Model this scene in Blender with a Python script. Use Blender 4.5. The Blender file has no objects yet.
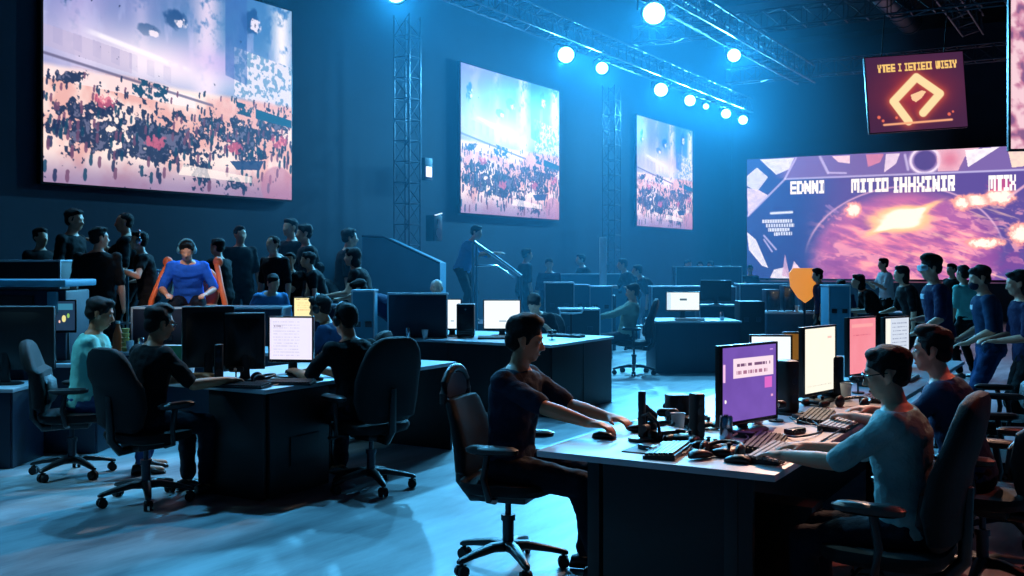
import bpy, bmesh, math, random
import numpy as np
from mathutils import Vector, Matrix, noise as mnoise
R = random.Random(7)
PI = math.pi
C = bpy.context.scene.collection
V = Vector
# ------------------------------------------------------------------ camera
F, HZ, CX, CY = 1050.0, 1.6, 512.0, 262.0
cam = bpy.data.cameras.new('camera'); camo = bpy.data.objects.new('camera', cam); C.objects.link(camo)
cam.sensor_width = 36; cam.lens = F / 1024 * 36; cam.shift_y = -(288 - CY) / 1024; cam.clip_end = 200
camo.location = (0, 0, HZ); camo.rotation_euler = (PI / 2, 0, 0)
sc = bpy.context.scene; sc.camera = camo
sc.view_settings.view_transform = 'Standard'; sc.view_settings.look = 'None'; sc.view_settings.gamma = 1
sc.view_settings.use_curve_mapping = False; sc.view_settings.exposure = 0.0
sc.cycles.use_denoising = True; sc.cycles.max_bounces = 5; sc.cycles.volume_bounces = 0
sc.cycles.diffuse_bounces = 3; sc.cycles.glossy_bounces = 2; sc.cycles.caustics_reflective = False; sc.cycles.caustics_refractive = False
sc.cycles.sample_clamp_indirect = 4
UX, UY = 0.507, 0.862          # room axis u (along the left wall); v = (UY, -UX)
YAW = math.atan2(UY, UX)
def W(s, v, z=0): return V((s * UX + v * UY, s * UY - v * UX, z))
def sv(x, y): return (x * UX + y * UY, x * UY - y * UX)
def at(px, Y, z=0): return V(((px - CX) / F * Y, Y, z))       # a place in the hall at depth Y
# ------------------------------------------------------------------ materials
def srgb(c):
    c = [x / 255 for x in c]
    return tuple(x / 12.92 if x <= .04045 else ((x + .055) / 1.055) ** 2.4 for x in c) + (1,)
MATS = {}
def mat(name, col, rough=.5, metal=0, emit=0, ecol=None, bump=0, bscale=40, var=0, vscale=6, spec=.5, sheen=0, alpha=1):
    m = bpy.data.materials.new(name); m.use_nodes = True; nt = m.node_tree; b = nt.nodes['Principled BSDF']
    c = srgb(col)
    b.inputs['Base Color'].default_value = c; b.inputs['Roughness'].default_value = rough
    b.inputs['Metallic'].default_value = metal; b.inputs['Specular IOR Level'].default_value = spec
    if sheen: b.inputs['Sheen Weight'].default_value = sheen
    if emit:
        b.inputs['Emission Color'].default_value = srgb(ecol or col); b.inputs['Emission Strength'].default_value = emit
    tc = nt.nodes.new('ShaderNodeTexCoord')
    if var:
        n = nt.nodes.new('ShaderNodeTexNoise'); n.inputs['Scale'].default_value = vscale; n.inputs['Detail'].default_value = 4
        nt.links.new(tc.outputs['Object'], n.inputs['Vector'])
        mx = nt.nodes.new('ShaderNodeMix'); mx.data_type = 'RGBA'
        mx.inputs['A'].default_value = tuple(x * (1 - var) for x in c[:3]) + (1,)
        mx.inputs['B'].default_value = tuple(min(1, x * (1 + var)) for x in c[:3]) + (1,)
        nt.links.new(n.outputs['Fac'], mx.inputs['Factor']); nt.links.new(mx.outputs['Result'], b.inputs['Base Color'])
    if bump:
        n = nt.nodes.new('ShaderNodeTexNoise'); n.inputs['Scale'].default_value = bscale; n.inputs['Detail'].default_value = 3
        nt.links.new(tc.outputs['Object'], n.inputs['Vector'])
        bp = nt.nodes.new('ShaderNodeBump'); bp.inputs['Strength'].default_value = bump; bp.inputs['Distance'].default_value = .01
        nt.links.new(n.outputs['Fac'], bp.inputs['Height']); nt.links.new(bp.outputs['Normal'], b.inputs['Normal'])
    MATS[name] = m
    return m
BLACK = mat('black_plastic', (9, 10, 12), .4, bump=.1, bscale=150)
BLACKG = mat('black_gloss', (8, 9, 12), .18)
RUBBER = mat('rubber', (10, 10, 11), .7, bump=.1)
FABB = mat('black_fabric', (8, 9, 12), .7, bump=.5, bscale=300, spec=.3)
LEATH = mat('black_leather', (14, 15, 19), .42, bump=.35, bscale=120)
MESHG = mat('grey_mesh', (92, 100, 112), .7, bump=.6, bscale=400)
METAL = mat('dark_metal', (60, 64, 70), .35, .9)
CHROME = mat('chrome', (190, 200, 210), .2, 1)
TRUSS = mat('truss_metal', (64, 74, 84), .4, .7)
TOPM = mat('table_laminate', (176, 186, 194), .38, var=.12, vscale=5, bump=.05)
BODYM = mat('desk_panel', (7, 9, 14), .5, var=.3, vscale=3, bump=.1)
NAVYP = mat('navy_panel', (18, 34, 54), .45, var=.2, vscale=2, bump=.1)
TEALP = mat('teal_panel', (72, 140, 165), .5, var=.2, vscale=2, bump=.1)
EDGE = mat('pale_edge', (170, 190, 200), .35)
SKIN = mat('skin', (186, 122, 88), .5, var=.08, vscale=20, bump=.08, bscale=120)
SKIN2 = mat('skin_pale', (206, 150, 122), .5, var=.08, vscale=20, bump=.08, bscale=120)
HAIR = mat('black_hair', (9, 8, 9), .7, bump=1, bscale=220, spec=.25)
HAIRG = mat('grey_hair', (170, 170, 172), .6, bump=1, bscale=160)
EYEW = mat('eye', (225, 222, 215), .2); IRIS = mat('iris', (18, 12, 10), .15)
LIP = mat('lips', (140, 78, 66), .8, spec=.1)
def cloth(n, c): return mat(n, c, .85, var=.12, vscale=9, bump=.35, bscale=90, spec=.2)
C_NAVY = cloth('navy_cotton', (22, 30, 50)); C_BLK = cloth('black_cotton', (7, 8, 11)); C_TEAL = cloth('teal_cotton', (120, 200, 190))
C_BLUE = cloth('blue_cotton', (34, 100, 215)); C_GREYB = cloth('greyblue_cotton', (120, 160, 162)); C_DKBL = cloth('darkblue_cotton', (24, 52, 82))
C_JEAN = cloth('dark_jeans', (16, 22, 34)); C_WHITE = cloth('white_cotton', (205, 210, 212)); C_SKY = cloth('skyblue_cotton', (74, 140, 190))
C_GRN = cloth('pale_green_cotton', (130, 150, 135)); C_MAR = cloth('indigo_cotton', (26, 28, 62)); C_JEANL = cloth('blue_jeans', (36, 66, 110))
ORANGE = mat('orange_leather', (226, 104, 52), .5, bump=.2); RED = mat('red_plastic', (170, 34, 30), .4); WHITEP = mat('white_plastic', (215, 218, 220), .4)
GREEN = mat('green_card', (28, 96, 66), .6); YELL = mat('yellow_card', (220, 180, 90), .6); AMBER = mat('orange_foil', (238, 150, 70), .4)
KEYS = mat('keycaps', (30, 33, 40), .4); KEYW = mat('white_keycaps', (190, 190, 186), .45)
BLUEP = mat('blue_gloss', (40, 90, 140), .3)
# ------------------------------------------------------------------ mesh helpers
class MB:
    def __init__(s): s.b = bmesh.new()
    def _add(s, verts, faces, M=None):
        vs = [s.b.verts.new(M @ V(v) if M else V(v)) for v in verts]
        for f in faces:
            try: s.b.faces.new([vs[i] for i in f])
            except ValueError: pass
        return vs
    def box(s, c, d, rot=None, bev=0, M=None):
        T = Matrix.Translation(V(c)) @ (rot.to_4x4() if rot else Matrix.Identity(4)) @ Matrix.Diagonal((d[0], d[1], d[2], 1))
        if M: T = M @ T
        r = bmesh.ops.create_cube(s.b, size=1, matrix=T)
        if bev:
            es = list({e for v in r['verts'] for e in v.link_edges})
            bmesh.ops.bevel(s.b, geom=es, offset=min(bev, min(d) * .45), segments=2, affect='EDGES', profile=.6)
        return s
    def loft(s, rings, cap=True, M=None):
        n = len(rings[0]); vs = []; fs = []
        for r in rings: vs += list(r)
        for i in range(len(rings) - 1):
            for j in range(n):
                k = (j + 1) % n; fs.append((i * n + j, i * n + k, (i + 1) * n + k, (i + 1) * n + j))
        if cap:
            a = sum((V(p) for p in rings[0]), V()) / n; b = sum((V(p) for p in rings[-1]), V()) / n
            ia = len(vs); vs += [a, b]; l = (len(rings) - 1) * n
            for j in range(n):
                k = (j + 1) % n; fs.append((k, j, ia)); fs.append((l + j, l + k, ia + 1))
        s._add(vs, fs, M); return s
    def cap(s, p0, p1, r0, r1=None, n=12, M=None, flat=1.0, lat=None):
        """tapered capsule with round ends"""
        p0, p1 = V(p0), V(p1); r1 = r0 if r1 is None else r1
        d = p1 - p0; L = d.length; d = d.normalized() if L > 1e-6 else V((0, 0, 1))
        a = (lat or (V((0, 0, 1)) if abs(d.z) < .9 else V((1, 0, 0)))); a = (a - d * a.dot(d)).normalized(); b = d.cross(a)
        rings = []
        for t in (85, 60, 35, 12): rings.append((p0 - d * r0 * math.sin(R_(t)), r0 * math.cos(R_(t))))
        rings += [(p0, r0), (p0 + d * L * .5, (r0 + r1) / 2), (p1, r1)]
        for t in (12, 35, 60, 85): rings.append((p1 + d * r1 * math.sin(R_(t)), r1 * math.cos(R_(t))))
        s.loft([[c + (a * math.cos(2 * PI * j / n) + b * flat * math.sin(2 * PI * j / n)) * r for j in range(n)] for c, r in rings], M=M)
        return s
    def cyl(s, p0, p1, r0, r1=None, n=16, M=None):
        p0, p1 = V(p0), V(p1); r1 = r0 if r1 is None else r1; d = (p1 - p0).normalized()
        a = V((0, 0, 1)) if abs(d.z) < .9 else V((1, 0, 0)); a = (a - d * a.dot(d)).normalized(); b = d.cross(a)
        s.loft([[c + (a * math.cos(2 * PI * j / n) + b * math.sin(2 * PI * j / n)) * r for j in range(n)] for c, r in ((p0, r0), (p1, r1))], M=M); return s
    def ell(s, c, r, rot=None, n=16, M=None):
        T = Matrix.Translation(V(c)) @ (rot.to_4x4() if rot else Matrix.Identity(4)) @ Matrix.Diagonal((r[0], r[1], r[2], 1))
        if M: T = M @ T
        bmesh.ops.create_uvsphere(s.b, u_segments=n, v_segments=max(6, n * 2 // 3), radius=1, matrix=T); return s
    def tube(s, pts, r, n=8, M=None, closed=False):
        pts = [V(p) for p in pts]; rings = []
        for i, p in enumerate(pts):
            if closed: d = pts[(i + 1) % len(pts)] - pts[i - 1]
            else: d = pts[min(i + 1, len(pts) - 1)] - pts[max(i - 1, 0)]
            d = d.normalized(); a = V((0, 0, 1)) if abs(d.z) < .95 else V((1, 0, 0)); a = (a - d * a.dot(d)).normalized(); b = d.cross(a)
            rr = r[i] if isinstance(r, (list, tuple)) else r
            rings.append([p + (a * math.cos(2 * PI * j / n) + b * math.sin(2 * PI * j / n)) * rr for j in range(n)])
        if closed: rings.append(rings[0])
        s.loft(rings, cap=not closed, M=M); return s
    def prism(s, poly, axis, a, b, M=None):
        """polygon in the two axes other than axis, from a to b"""
        def P(p, t):
            q = list(p); q.insert(axis, t); return q
        n = len(poly); vs = [P(p, a) for p in poly] + [P(p, b) for p in poly]
        fs = [tuple(range(n))[::-1], tuple(range(n, 2 * n))] + [(i, (i + 1) % n, n + (i + 1) % n, n + i) for i in range(n)]
        s._add(vs, fs, M); return s
    def build(s, name, m, parent=None, smooth=True, loc=None, rotz=0, vox=0, wr=0, sm=2, angle=40):
        bmesh.ops.recalc_face_normals(s.b, faces=s.b.faces)
        me = bpy.data.meshes.new(name); s.b.to_mesh(me); s.b.free()
        if vox:
            t = bpy.data.objects.new('tmp', me); C.objects.link(t)
            md = t.modifiers.new('r', 'REMESH'); md.mode = 'VOXEL'; md.voxel_size = vox; md.use_smooth_shade = True
            if sm:
                m2 = t.modifiers.new('s', 'SMOOTH'); m2.iterations = sm; m2.factor = .5
            dg = bpy.context.evaluated_depsgraph_get(); me2 = bpy.data.meshes.new_from_object(t.evaluated_get(dg))
            bpy.data.objects.remove(t); bpy.data.meshes.remove(me); me = me2; me.name = name
            if wr:
                me.update(); nv = len(me.vertices); co = np.empty(nv * 3); no = np.empty(nv * 3)
                me.vertices.foreach_get('co', co); me.vertices.foreach_get('normal', no)
                co = co.reshape(-1, 3); no = no.reshape(-1, 3); sd = R.random() * 50
                amp = np.array([mnoise.noise(V((p[0] * 9 + sd, p[1] * 9, p[2] * 16))) + .5 * mnoise.noise(V((p[0] * 24, p[1] * 24 + sd, p[2] * 30))) for p in co])
                co += no * (amp * wr)[:, None]; me.vertices.foreach_set('co', co.ravel())
        if not me.materials: me.materials.append(m)
        else: me.materials[0] = m
        o = bpy.data.objects.new(name, me); C.objects.link(o)
        if parent: o.parent = parent
        if loc is not None: o.location = loc
        o.rotation_euler.z = rotz
        if smooth:
            me.polygons.foreach_set('use_smooth', [True] * len(me.polygons))
            if not vox:
                try: me.set_sharp_from_angle(angle=R_(angle))
                except Exception: pass
        me.update()
        return o
def R_(d): return math.radians(d)
def tag(o, label, cat, group=None, kind=None):
    if label: o['label'] = label
    if cat: o['category'] = cat
    if group: o['group'] = group
    if kind: o['kind'] = kind
    return o
def thing(name, label, cat, loc=(0, 0, 0), rotz=0, group=None):
    o = bpy.data.objects.new(name, None); o.empty_display_size = .1; C.objects.link(o)
    o.location = loc; o.rotation_euler = (0, 0, rotz); return tag(o, label, cat, group)
def copy_tree(o, parent=None, loc=None, rotz=None, label=None, group=None):
    c = o.copy(); C.objects.link(c); c.parent = parent
    if loc is not None: c.location = loc
    if rotz is not None: c.rotation_euler = (0, 0, rotz)
    if label: c['label'] = label
    if group: c['group'] = group
    for ch in list(o.children): copy_tree(ch, c)
    return c
def struct(name, mb, m, **k):
    o = mb.build(name, m, smooth=False, **k); o['kind'] = 'structure'; return o
# ------------------------------------------------------------------ painted screens (grid of coloured points)
def vnoise(x, y, seed, cells=64):
    g = np.random.RandomState(seed).rand(cells, cells)
    xi = np.floor(x).astype(int); yi = np.floor(y).astype(int); fx = x - xi; fy = y - yi
    fx = fx * fx * (3 - 2 * fx); fy = fy * fy * (3 - 2 * fy)
    a = g[yi % cells, xi % cells]; b = g[yi % cells, (xi + 1) % cells]; c = g[(yi + 1) % cells, xi % cells]; d = g[(yi + 1) % cells, (xi + 1) % cells]
    return (a * (1 - fx) + b * fx) * (1 - fy) + (c * (1 - fx) + d * fx) * fy
def fbm(x, y, seed, o=4):
    r = 0; a = .5; t = 0
    for i in range(o): r = r + a * vnoise(x * 2 ** i, y * 2 ** i, seed + i); t += a; a *= .55
    return r / t
def mixc(col, m, c): return col * (1 - m[..., None]) + np.array(c, float) * m[..., None]
def sm(x, a, b): t = np.clip((x - a) / (b - a), 0, 1); return t * t * (3 - 2 * t)
def blob(x, y, cx, cy, rx, ry): return np.exp(-(((x - cx) / rx) ** 2 + ((y - cy) / ry) ** 2))
def halfplanes(x, y, poly):
    """soft inside mask of a polygon"""
    ins = np.zeros(x.shape, bool); n = len(poly)
    for i in range(n):
        x1, y1 = poly[i]; x2, y2 = poly[(i + 1) % n]
        c = ((y1 > y) != (y2 > y)) & (x < (x2 - x1) * (y - y1) / (y2 - y1 + 1e-9) + x1); ins ^= c
    return ins.astype(float)
def seg(x, y, x1, y1, x2, y2, w):
    dx, dy = x2 - x1, y2 - y1; t = np.clip(((x - x1) * dx + (y - y1) * dy) / (dx * dx + dy * dy), 0, 1)
    return np.clip(1.5 - np.hypot(x - x1 - t * dx, y - y1 - t * dy) / w, 0, 1)
FONT = {'I': ['111', '010', '010', '010', '111'], 'i': ['11', '11', '11', '11', '11'], 'E': ['1111', '1000', '1111', '1000', '1111'], 'N': ['1001', '1101', '1111', '1011', '1001'],
        'M': ['11111', '10101', '10101', '10101', '10001'], 'T': ['1111', '0110', '0110', '0110', '0110'], 'O': ['1111', '1001', '1001', '1001', '1111'],
        'H': ['1001', '1001', '1111', '1001', '1001'], 'X': ['1001', '1001', '0110', '1001', '1001'], 'R': ['1111', '1001', '1111', '1010', '1011'], 'D': ['1110', '1001', '1001', '1001', '1110'],
        'W': ['10101', '10101', '10101', '11111', '01010'], 'S': ['1111', '1000', '1111', '0001', '1111'], 'Y': ['1001', '1001', '0110', '0110', '0110'], ' ': ['00'] * 5}
def text_mask(x, y, txt, x0, y0, x1, y1, dy=0):
    """letters filling the box; dy = drop of the right end"""
    cols = []
    for ch in txt: 
        g = FONT[ch]
        for k in range(len(g[0])): cols.append([int(r[k]) for r in g])
        cols.append([0] * 5)
    A = np.repeat(np.array(cols[:-1]).T, 4, 1); A = np.maximum(A, np.roll(A, 1, 1)); A = np.maximum(A, np.roll(A, -1, 1)); A[:, 0] = 0; A = np.repeat(A, 5, 0); n = A.shape[1]
    H5 = A.copy(); H5[1:] = np.maximum(H5[1:], A[:-1]); A = H5
    u = (x - x0) / (x1 - x0); v = (y - y0 - dy * u) / (y1 - y0)
    ok = (u >= 0) & (u < 1) & (v >= 0) & (v < 1)
    return np.where(ok, A[np.clip((v * 25).astype(int), 0, 24), np.clip((u * n).astype(int), 0, n - 1)], 0).astype(float)
def paint_material(name, strength):
    m = bpy.data.materials.new(name); m.use_nodes = True; nt = m.node_tree; b = nt.nodes['Principled BSDF']
    b.inputs['Base Color'].default_value = (.01, .01, .01, 1); b.inputs['Roughness'].default_value = .35
    a = nt.nodes.new('ShaderNodeAttribute'); a.attribute_name = 'picture'
    nt.links.new(a.outputs['Color'], b.inputs['Emission Color']); b.inputs['Emission Strength'].default_value = strength
    return m
LEDM = paint_material('led_wall_picture', 1.25); SCRM = paint_material('monitor_picture', 1.15); SCRW = paint_material('side_screen_picture', 1.15)
def screen_mesh(name, w, h, nx, ny, fn, m, M=None):
    """a picture plane in local YZ facing +X, a runs from the viewer left (-w/2) to right, z from 0 to h; fn(a,b,world) -> sRGB 0..255"""
    a, b = np.meshgrid(np.linspace(0, 1, nx), np.linspace(0, 1, ny))
    P = np.stack([np.zeros_like(a), (a - .5) * w, (1 - b) * h], -1)
    col = np.clip(fn(a, b), 0, 255) / 255; lin = np.where(col <= .04045, col / 12.92, ((col + .055) / 1.055) ** 2.4)
    me = bpy.data.meshes.new(name); i = np.arange(nx * ny).reshape(ny, nx)
    q = np.stack([i[:-1, :-1], i[1:, :-1], i[1:, 1:], i[:-1, 1:]], -1).reshape(-1, 4)
    me.from_pydata(P.reshape(-1, 3).tolist(), [], q.tolist())
    at_ = me.color_attributes.new('picture', 'FLOAT_COLOR', 'POINT')
    at_.data.foreach_set('color', np.concatenate([lin.reshape(-1, 3), np.ones((nx * ny, 1))], 1).ravel().astype(np.float32))
    me.materials.append(m); me.update()
    return me
LP, HAZE = 1.05, .0115
# ================================================================== FURNITURE BUILDERS
def superring(c, hx, hy, n=24, e=.55, ax=V((1, 0, 0)), ay=V((0, 1, 0))):
    r = []
    for j in range(n):
        t = 2 * PI * j / n; ct, st = math.cos(t), math.sin(t)
        r.append(V(c) + ax * hx * math.copysign(abs(ct) ** e, ct) + ay * hy * math.copysign(abs(st) ** e, st))
    return r
def back_pad(prof, n=26):
    """prof: list of (z, x offset, half width, half thickness); curved round the sitter"""
    rings = []
    for z, x, w, t in prof:
        ring = superring((x, 0, z), t, w, n, .6)
        for p in ring: p.x += (p.y / .25) ** 2 * .028
        rings.append(ring)
    return rings
def office_chair(label, loc, yaw, style='task', top=1.02, group=None, wide=1.0, seat=.47, cover=FABB):
    root = thing('office_chair', label, 'chair', loc, yaw, group)
    b = MB(); b.loft([superring((.02, 0, z), hx, hy, 28, .6) for z, hx, hy in ((seat - .065, .2, .19), (seat - .05, .235, .235), (seat - .02, .25, .25), (seat + .005, .245, .245), (seat + .012, .2, .2))])
    b.build('seat', cover, root)
    b = MB(); b.box((0, 0, seat - .09), (.26, .2, .05), bev=.015); b.cyl((.1, .1, seat - .09), (.1, .24, seat - .1), .008); b.box((.1, .26, seat - .1), (.05, .04, .02), bev=.006); b.build('tilt_mechanism', BLACK, root)
    T = top; w = wide
    if style == 'task':
        prof = [(seat + .02, -.2, .13 * w, .02), (seat + .05, -.215, .2 * w, .035), (seat + .15, -.21, .225 * w, .045), (seat + .28, -.235, .215 * w, .04), (T - .17, -.27, .195 * w, .035), (T - .145, -.275, .17 * w, .03), (T - .14, -.277, .1 * w, .02)]
        b = MB(); b.loft(back_pad(prof)); b.build('backrest', cover, root)
        b = MB(); z0 = T - .15
        pts = [(-.28 - .01 * i, .16 * w * math.cos(t), z0 + .02 + .14 * math.sin(t)) for i, t in enumerate([-.25, .1, .5, .9, 1.25, 1.57, 1.9, 2.24, 2.64, 3.04, 3.4])]
        b.tube([(-.30, y, z) for _, y, z in pts], .022, 10); b.build('headrest_frame', BLACK, root)
        b = MB(); b.loft(back_pad([(z0 - .01, -.295, .09 * w, .006), (z0 + .03, -.3, .135 * w, .008), (z0 + .08, -.3, .13 * w, .008), (z0 + .13, -.3, .09 * w, .006)])); b.build('headrest_mesh', MESHG, root)
    else:
        prof = [(seat + .02, -.2, .14 * w, .025), (seat + .06, -.22, .215 * w, .045), (seat + .18, -.215, .24 * w, .06), (seat + .32, -.24, .245 * w, .055), (T - .2, -.28, .235 * w, .05), (T - .1, -.305, .205 * w, .047), (T - .04, -.315, .165 * w, .042), (T - .01, -.32, .11 * w, .03), (T, -.32, .05 * w, .012)]
        b = MB(); b.loft(back_pad(prof)); b.build('backrest', cover, root)
        b = MB(); b.loft(back_pad([(seat + .08, -.158, .13 * w, .02), (seat + .12, -.15, .17 * w, .028), (seat + .24, -.165, .17 * w, .028), (seat + .28, -.185, .12 * w, .02)])); b.build('lumbar_cushion', LEATH, root)
    b = MB(); b.tube([(-.08, 0, seat - .1), (-.2, 0, seat - .11), (-.27, 0, seat - .03), (-.275, 0, seat + .12), (-.285, 0, seat + .26)], [.03, .03, .028, .026, .02], 10); b.build('back_bracket', BLACK, root)
    for s in (1, -1):
        b = MB(); b.tube([(.0, s * .2, seat - .08), (.0, s * .28, seat - .06), (-.02, s * .3, seat + .05), (.0, s * .3, seat + .17)], .018, 10)
        b.loft([superring((.02, s * .29, z), hx, hy, 20, .7) for z, hx, hy in ((seat + .17, .1, .03), (seat + .18, .135, .043), (seat + .2, .14, .045), (seat + .212, .115, .03))])
        b.build('armrest', BLACK, root)
    b = MB(); b.cyl((0, 0, .09), (0, 0, .26), .03); b.cyl((0, 0, .26), (0, 0, seat - .1), .016); b.cyl((0, 0, .25), (0, 0, .28), .038); b.build('gas_column', METAL, root)
    for k in range(5):
        a = 2 * PI * k / 5 + .35; d = V((math.cos(a), math.sin(a), 0)); n = V((-d.y, d.x, 0))
        b = MB(); rings = []
        for r, z, h, ww in ((.02, .115, .028, .036), (.1, .12, .024, .03), (.22, .1, .018, .024), (.3, .082, .014, .02), (.315, .078, .008, .012)):
            rings.append(superring(d * r + V((0, 0, z)), ww, h, 12, .7, n, V((0, 0, 1))))
        b.loft(rings); leg = b.build('base_spoke', BLACK, root)
        b = MB(); p = d * .29
        for s in (-1, 1): b.cyl(p + n * s * .008 + V((0, 0, .03)), p + n * s * .028 + V((0, 0, .03)), .03, n=16)
        b.cyl(p + V((0, 0, .03)), p + V((0, 0, .085)), .009); b.box(p + V((0, 0, .056)), (.04, .04, .016), bev=.006); b.build('castor', RUBBER, leg)
    return root
def flat_fn(c, marks=(), seed=0, var=0):
    def f(a, b):
        col = np.zeros(a.shape + (3,)) + np.array(c, float)
        if var: col = mixc(col, fbm(a * 5, b * 4, seed) * var, [min(255, x * 1.2 + 20) for x in c])
        for m in marks:
            if m[0] == 'r': col = mixc(col, ((a > m[1]) & (a < m[3]) & (b > m[2]) & (b < m[4])).astype(float), m[5])
            elif m[0] == 't': 
                r = np.random.RandomState(int(m[1] * 100) + int(m[2] * 100)).rand(200) > .35
                n = int((m[3] - m[1]) * 90); k = np.clip(((a - m[1]) / (m[3] - m[1]) * n).astype(int), 0, 199)
                col = mixc(col, ((a > m[1]) & (a < m[3]) & (np.abs(b - m[2]) < m[4]) & r[k]).astype(float) * .85, m[5])
            elif m[0] == 'c': col = mixc(col, (np.hypot((a - m[1]) * 1.3, b - m[2]) < m[3]).astype(float), m[4])
        return col
    return f
def lines(x0, x1, y0, y1, n, c, h=.006): return [('t', x0, y0 + (y1 - y0) * i / max(1, n - 1), x1, h, c) for i in range(n)]
def monitor(label, loc, yaw, w, h, bot, fn=None, depth=.045, group=None, res=90, base=True, lightedge=False, arm=False):
    """bot = height of the panel's lower edge above the foot"""
    root = thing('monitor', label, 'monitor', loc, yaw, group)
    b = MB(); b.box((-depth * .35, 0, bot + h / 2), (depth * .7, w, h), bev=.006)
    b.loft([superring((x, 0, bot + h / 2), ww, hh, 20, .35, V((0, 1, 0)), V((0, 0, 1))) for x, ww, hh in ((-depth * .6, w * .46, h * .45), (-depth, w * .36, h * .34), (-depth * 1.3, w * .2, h * .2), (-depth * 1.35, w * .05, h * .05))])
    b.build('housing', BLACK, root)
    b = MB(); t = .012
    for y in (-w / 2 + t / 2, w / 2 - t / 2): b.box((.003, y, bot + h / 2), (.012, t, h), bev=.003)
    b.box((.003, 0, bot + t * .9), (.012, w - t * 1.6, t * 1.8), bev=.003); b.box((.003, 0, bot + h - t / 2), (.012, w - t * 1.6, t), bev=.003); b.build('bezel', BLACKG, root)
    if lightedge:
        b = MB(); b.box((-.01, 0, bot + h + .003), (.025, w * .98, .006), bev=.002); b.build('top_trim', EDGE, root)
    o = bpy.data.objects.new('screen', screen_mesh('screen', w - 2 * t, h - 2.8 * t, res, int(res * h / w), fn or flat_fn((10, 14, 24)), SCRM)); C.objects.link(o); o.parent = root; o.location = (.004, 0, bot + t * 1.8)
    if base:
        b = MB(); b.loft([superring((x, 0, z), .016, ww, 14, .6) for x, z, ww in ((-depth * .8, .01, .045), (-depth * .9, bot * .5, .035), (-depth * .9, bot + h * .3, .03), (-depth * .8, bot + h * .4, .03))]); b.build('stand_neck', BLACK, root)
        b = MB(); b.loft([superring((-depth * .5, 0, z), hx, hy, 28, .75) for z, hx, hy in ((0, .09, .13), (.01, .092, .132), (.018, .075, .11))]); b.build('stand_foot', BLACK, root)
    return root
def keyboard(label, loc, yaw, km=KEYS, w=.44, group=None, body=BLACK):
    root = thing('keyboard', label, 'keyboard', loc, yaw, group)
    b = MB(); b.prism([(-.07, 0), (.07, 0), (.07, .026), (-.07, .014)], 1, -w / 2, w / 2); b.build('keyboard_body', body, root)
    b = MB(); n = int(w / .0195)
    for r in range(6):
        x = -.056 + r * .0215
        j = 0
        while j < n:
            k = 5 if (r == 0 and j == 5) else 1
            b.box((x, w / 2 - .012 - (j + k / 2 - .5) * .0195, .021 + (r * .0018)), (.0165, .0165 + (k - 1) * .0195, .009), bev=0)
            j += k
    b.build('keycaps', km, root, smooth=False); return root
def mouse(label, loc, yaw, m=BLACK, group=None):
    root = thing('mouse', label, 'mouse', loc, yaw, group)
    b = MB(); b.loft([superring((x, 0, .0 + h * .5), w, h * .5, 16, .8, V((0, 1, 0)), V((0, 0, 1))) for x, w, h in ((-.058, .01, .012), (-.05, .024, .026), (-.02, .031, .038), (.02, .03, .034), (.05, .026, .022), (.058, .014, .012))]); b.build('mouse_body', m, root)
    b = MB(); b.cyl((.028, -.003, .032), (.028, .003, .032), .008, n=14); b.build('scroll_wheel', METAL, root); return root
def cable(label, pts, r=.004, m=BLACK):
    P = [V(p) for p in pts]; out = []
    for i in range(len(P) - 1):
        p0 = P[max(i - 1, 0)]; p1 = P[i]; p2 = P[i + 1]; p3 = P[min(i + 2, len(P) - 1)]
        for k in range(8):
            t = k / 8; out.append(.5 * ((2 * p1) + (p2 - p0) * t + (2 * p0 - 5 * p1 + 4 * p2 - p3) * t * t + (3 * p1 - p0 - 3 * p2 + p3) * t ** 3))
    out.append(P[-1]); b = MB(); b.tube(out, r, 7); return tag(b.build('cable', m), label, 'cable')
def pc_tower(label, loc, yaw, w=.2, d=.42, h=.44, m=BLACK, group=None):
    root = thing('computer_tower', label, 'computer', loc, yaw, group)
    b = MB(); b.box((0, 0, h / 2 + .012), (d, w, h), bev=.008); b.build('case', m, root)
    b = MB(); b.box((d / 2 + .004, 0, h / 2), (.012, w * .86, h * .92), bev=.004)
    for k in range(9): b.box((d / 2 + .012, 0, h * .15 + k * h * .07), (.006, w * .7, .008))
    b.build('front_grille', BLACKG, root)
    b = MB(); b.cyl((d / 2 + .012, 0, h * .88), (d / 2 + .018, 0, h * .88), .011); b.build('power_button', CHROME, root)
    b = MB()
    for x in (-d * .4, d * .4):
        for y in (-w * .38, w * .38): b.cyl((x, y, 0), (x, y, .014), .014)
    b.build('feet', RUBBER, root); return root
def headset(label, loc, yaw, s=1, lying=True):
    root = thing('headset', label, 'headphones', loc, yaw)
    M = Matrix.Rotation(R_(80), 4, 'Y') if lying else Matrix.Identity(4); M = Matrix.Translation((0, 0, .032)) @ M
    b = MB(); b.tube([M @ V((0, .085 * math.cos(t), .03 + .09 * math.sin(t))) for t in [PI * i / 12 for i in range(13)]], .009, 8); b.build('headband', BLACK, root)
    for q in (-1, 1): b = MB(); b.ell((0, q * .08, .0), (.036, .02, .042), M=M); b.build('ear_cup', LEATH, root)
    return root
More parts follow.
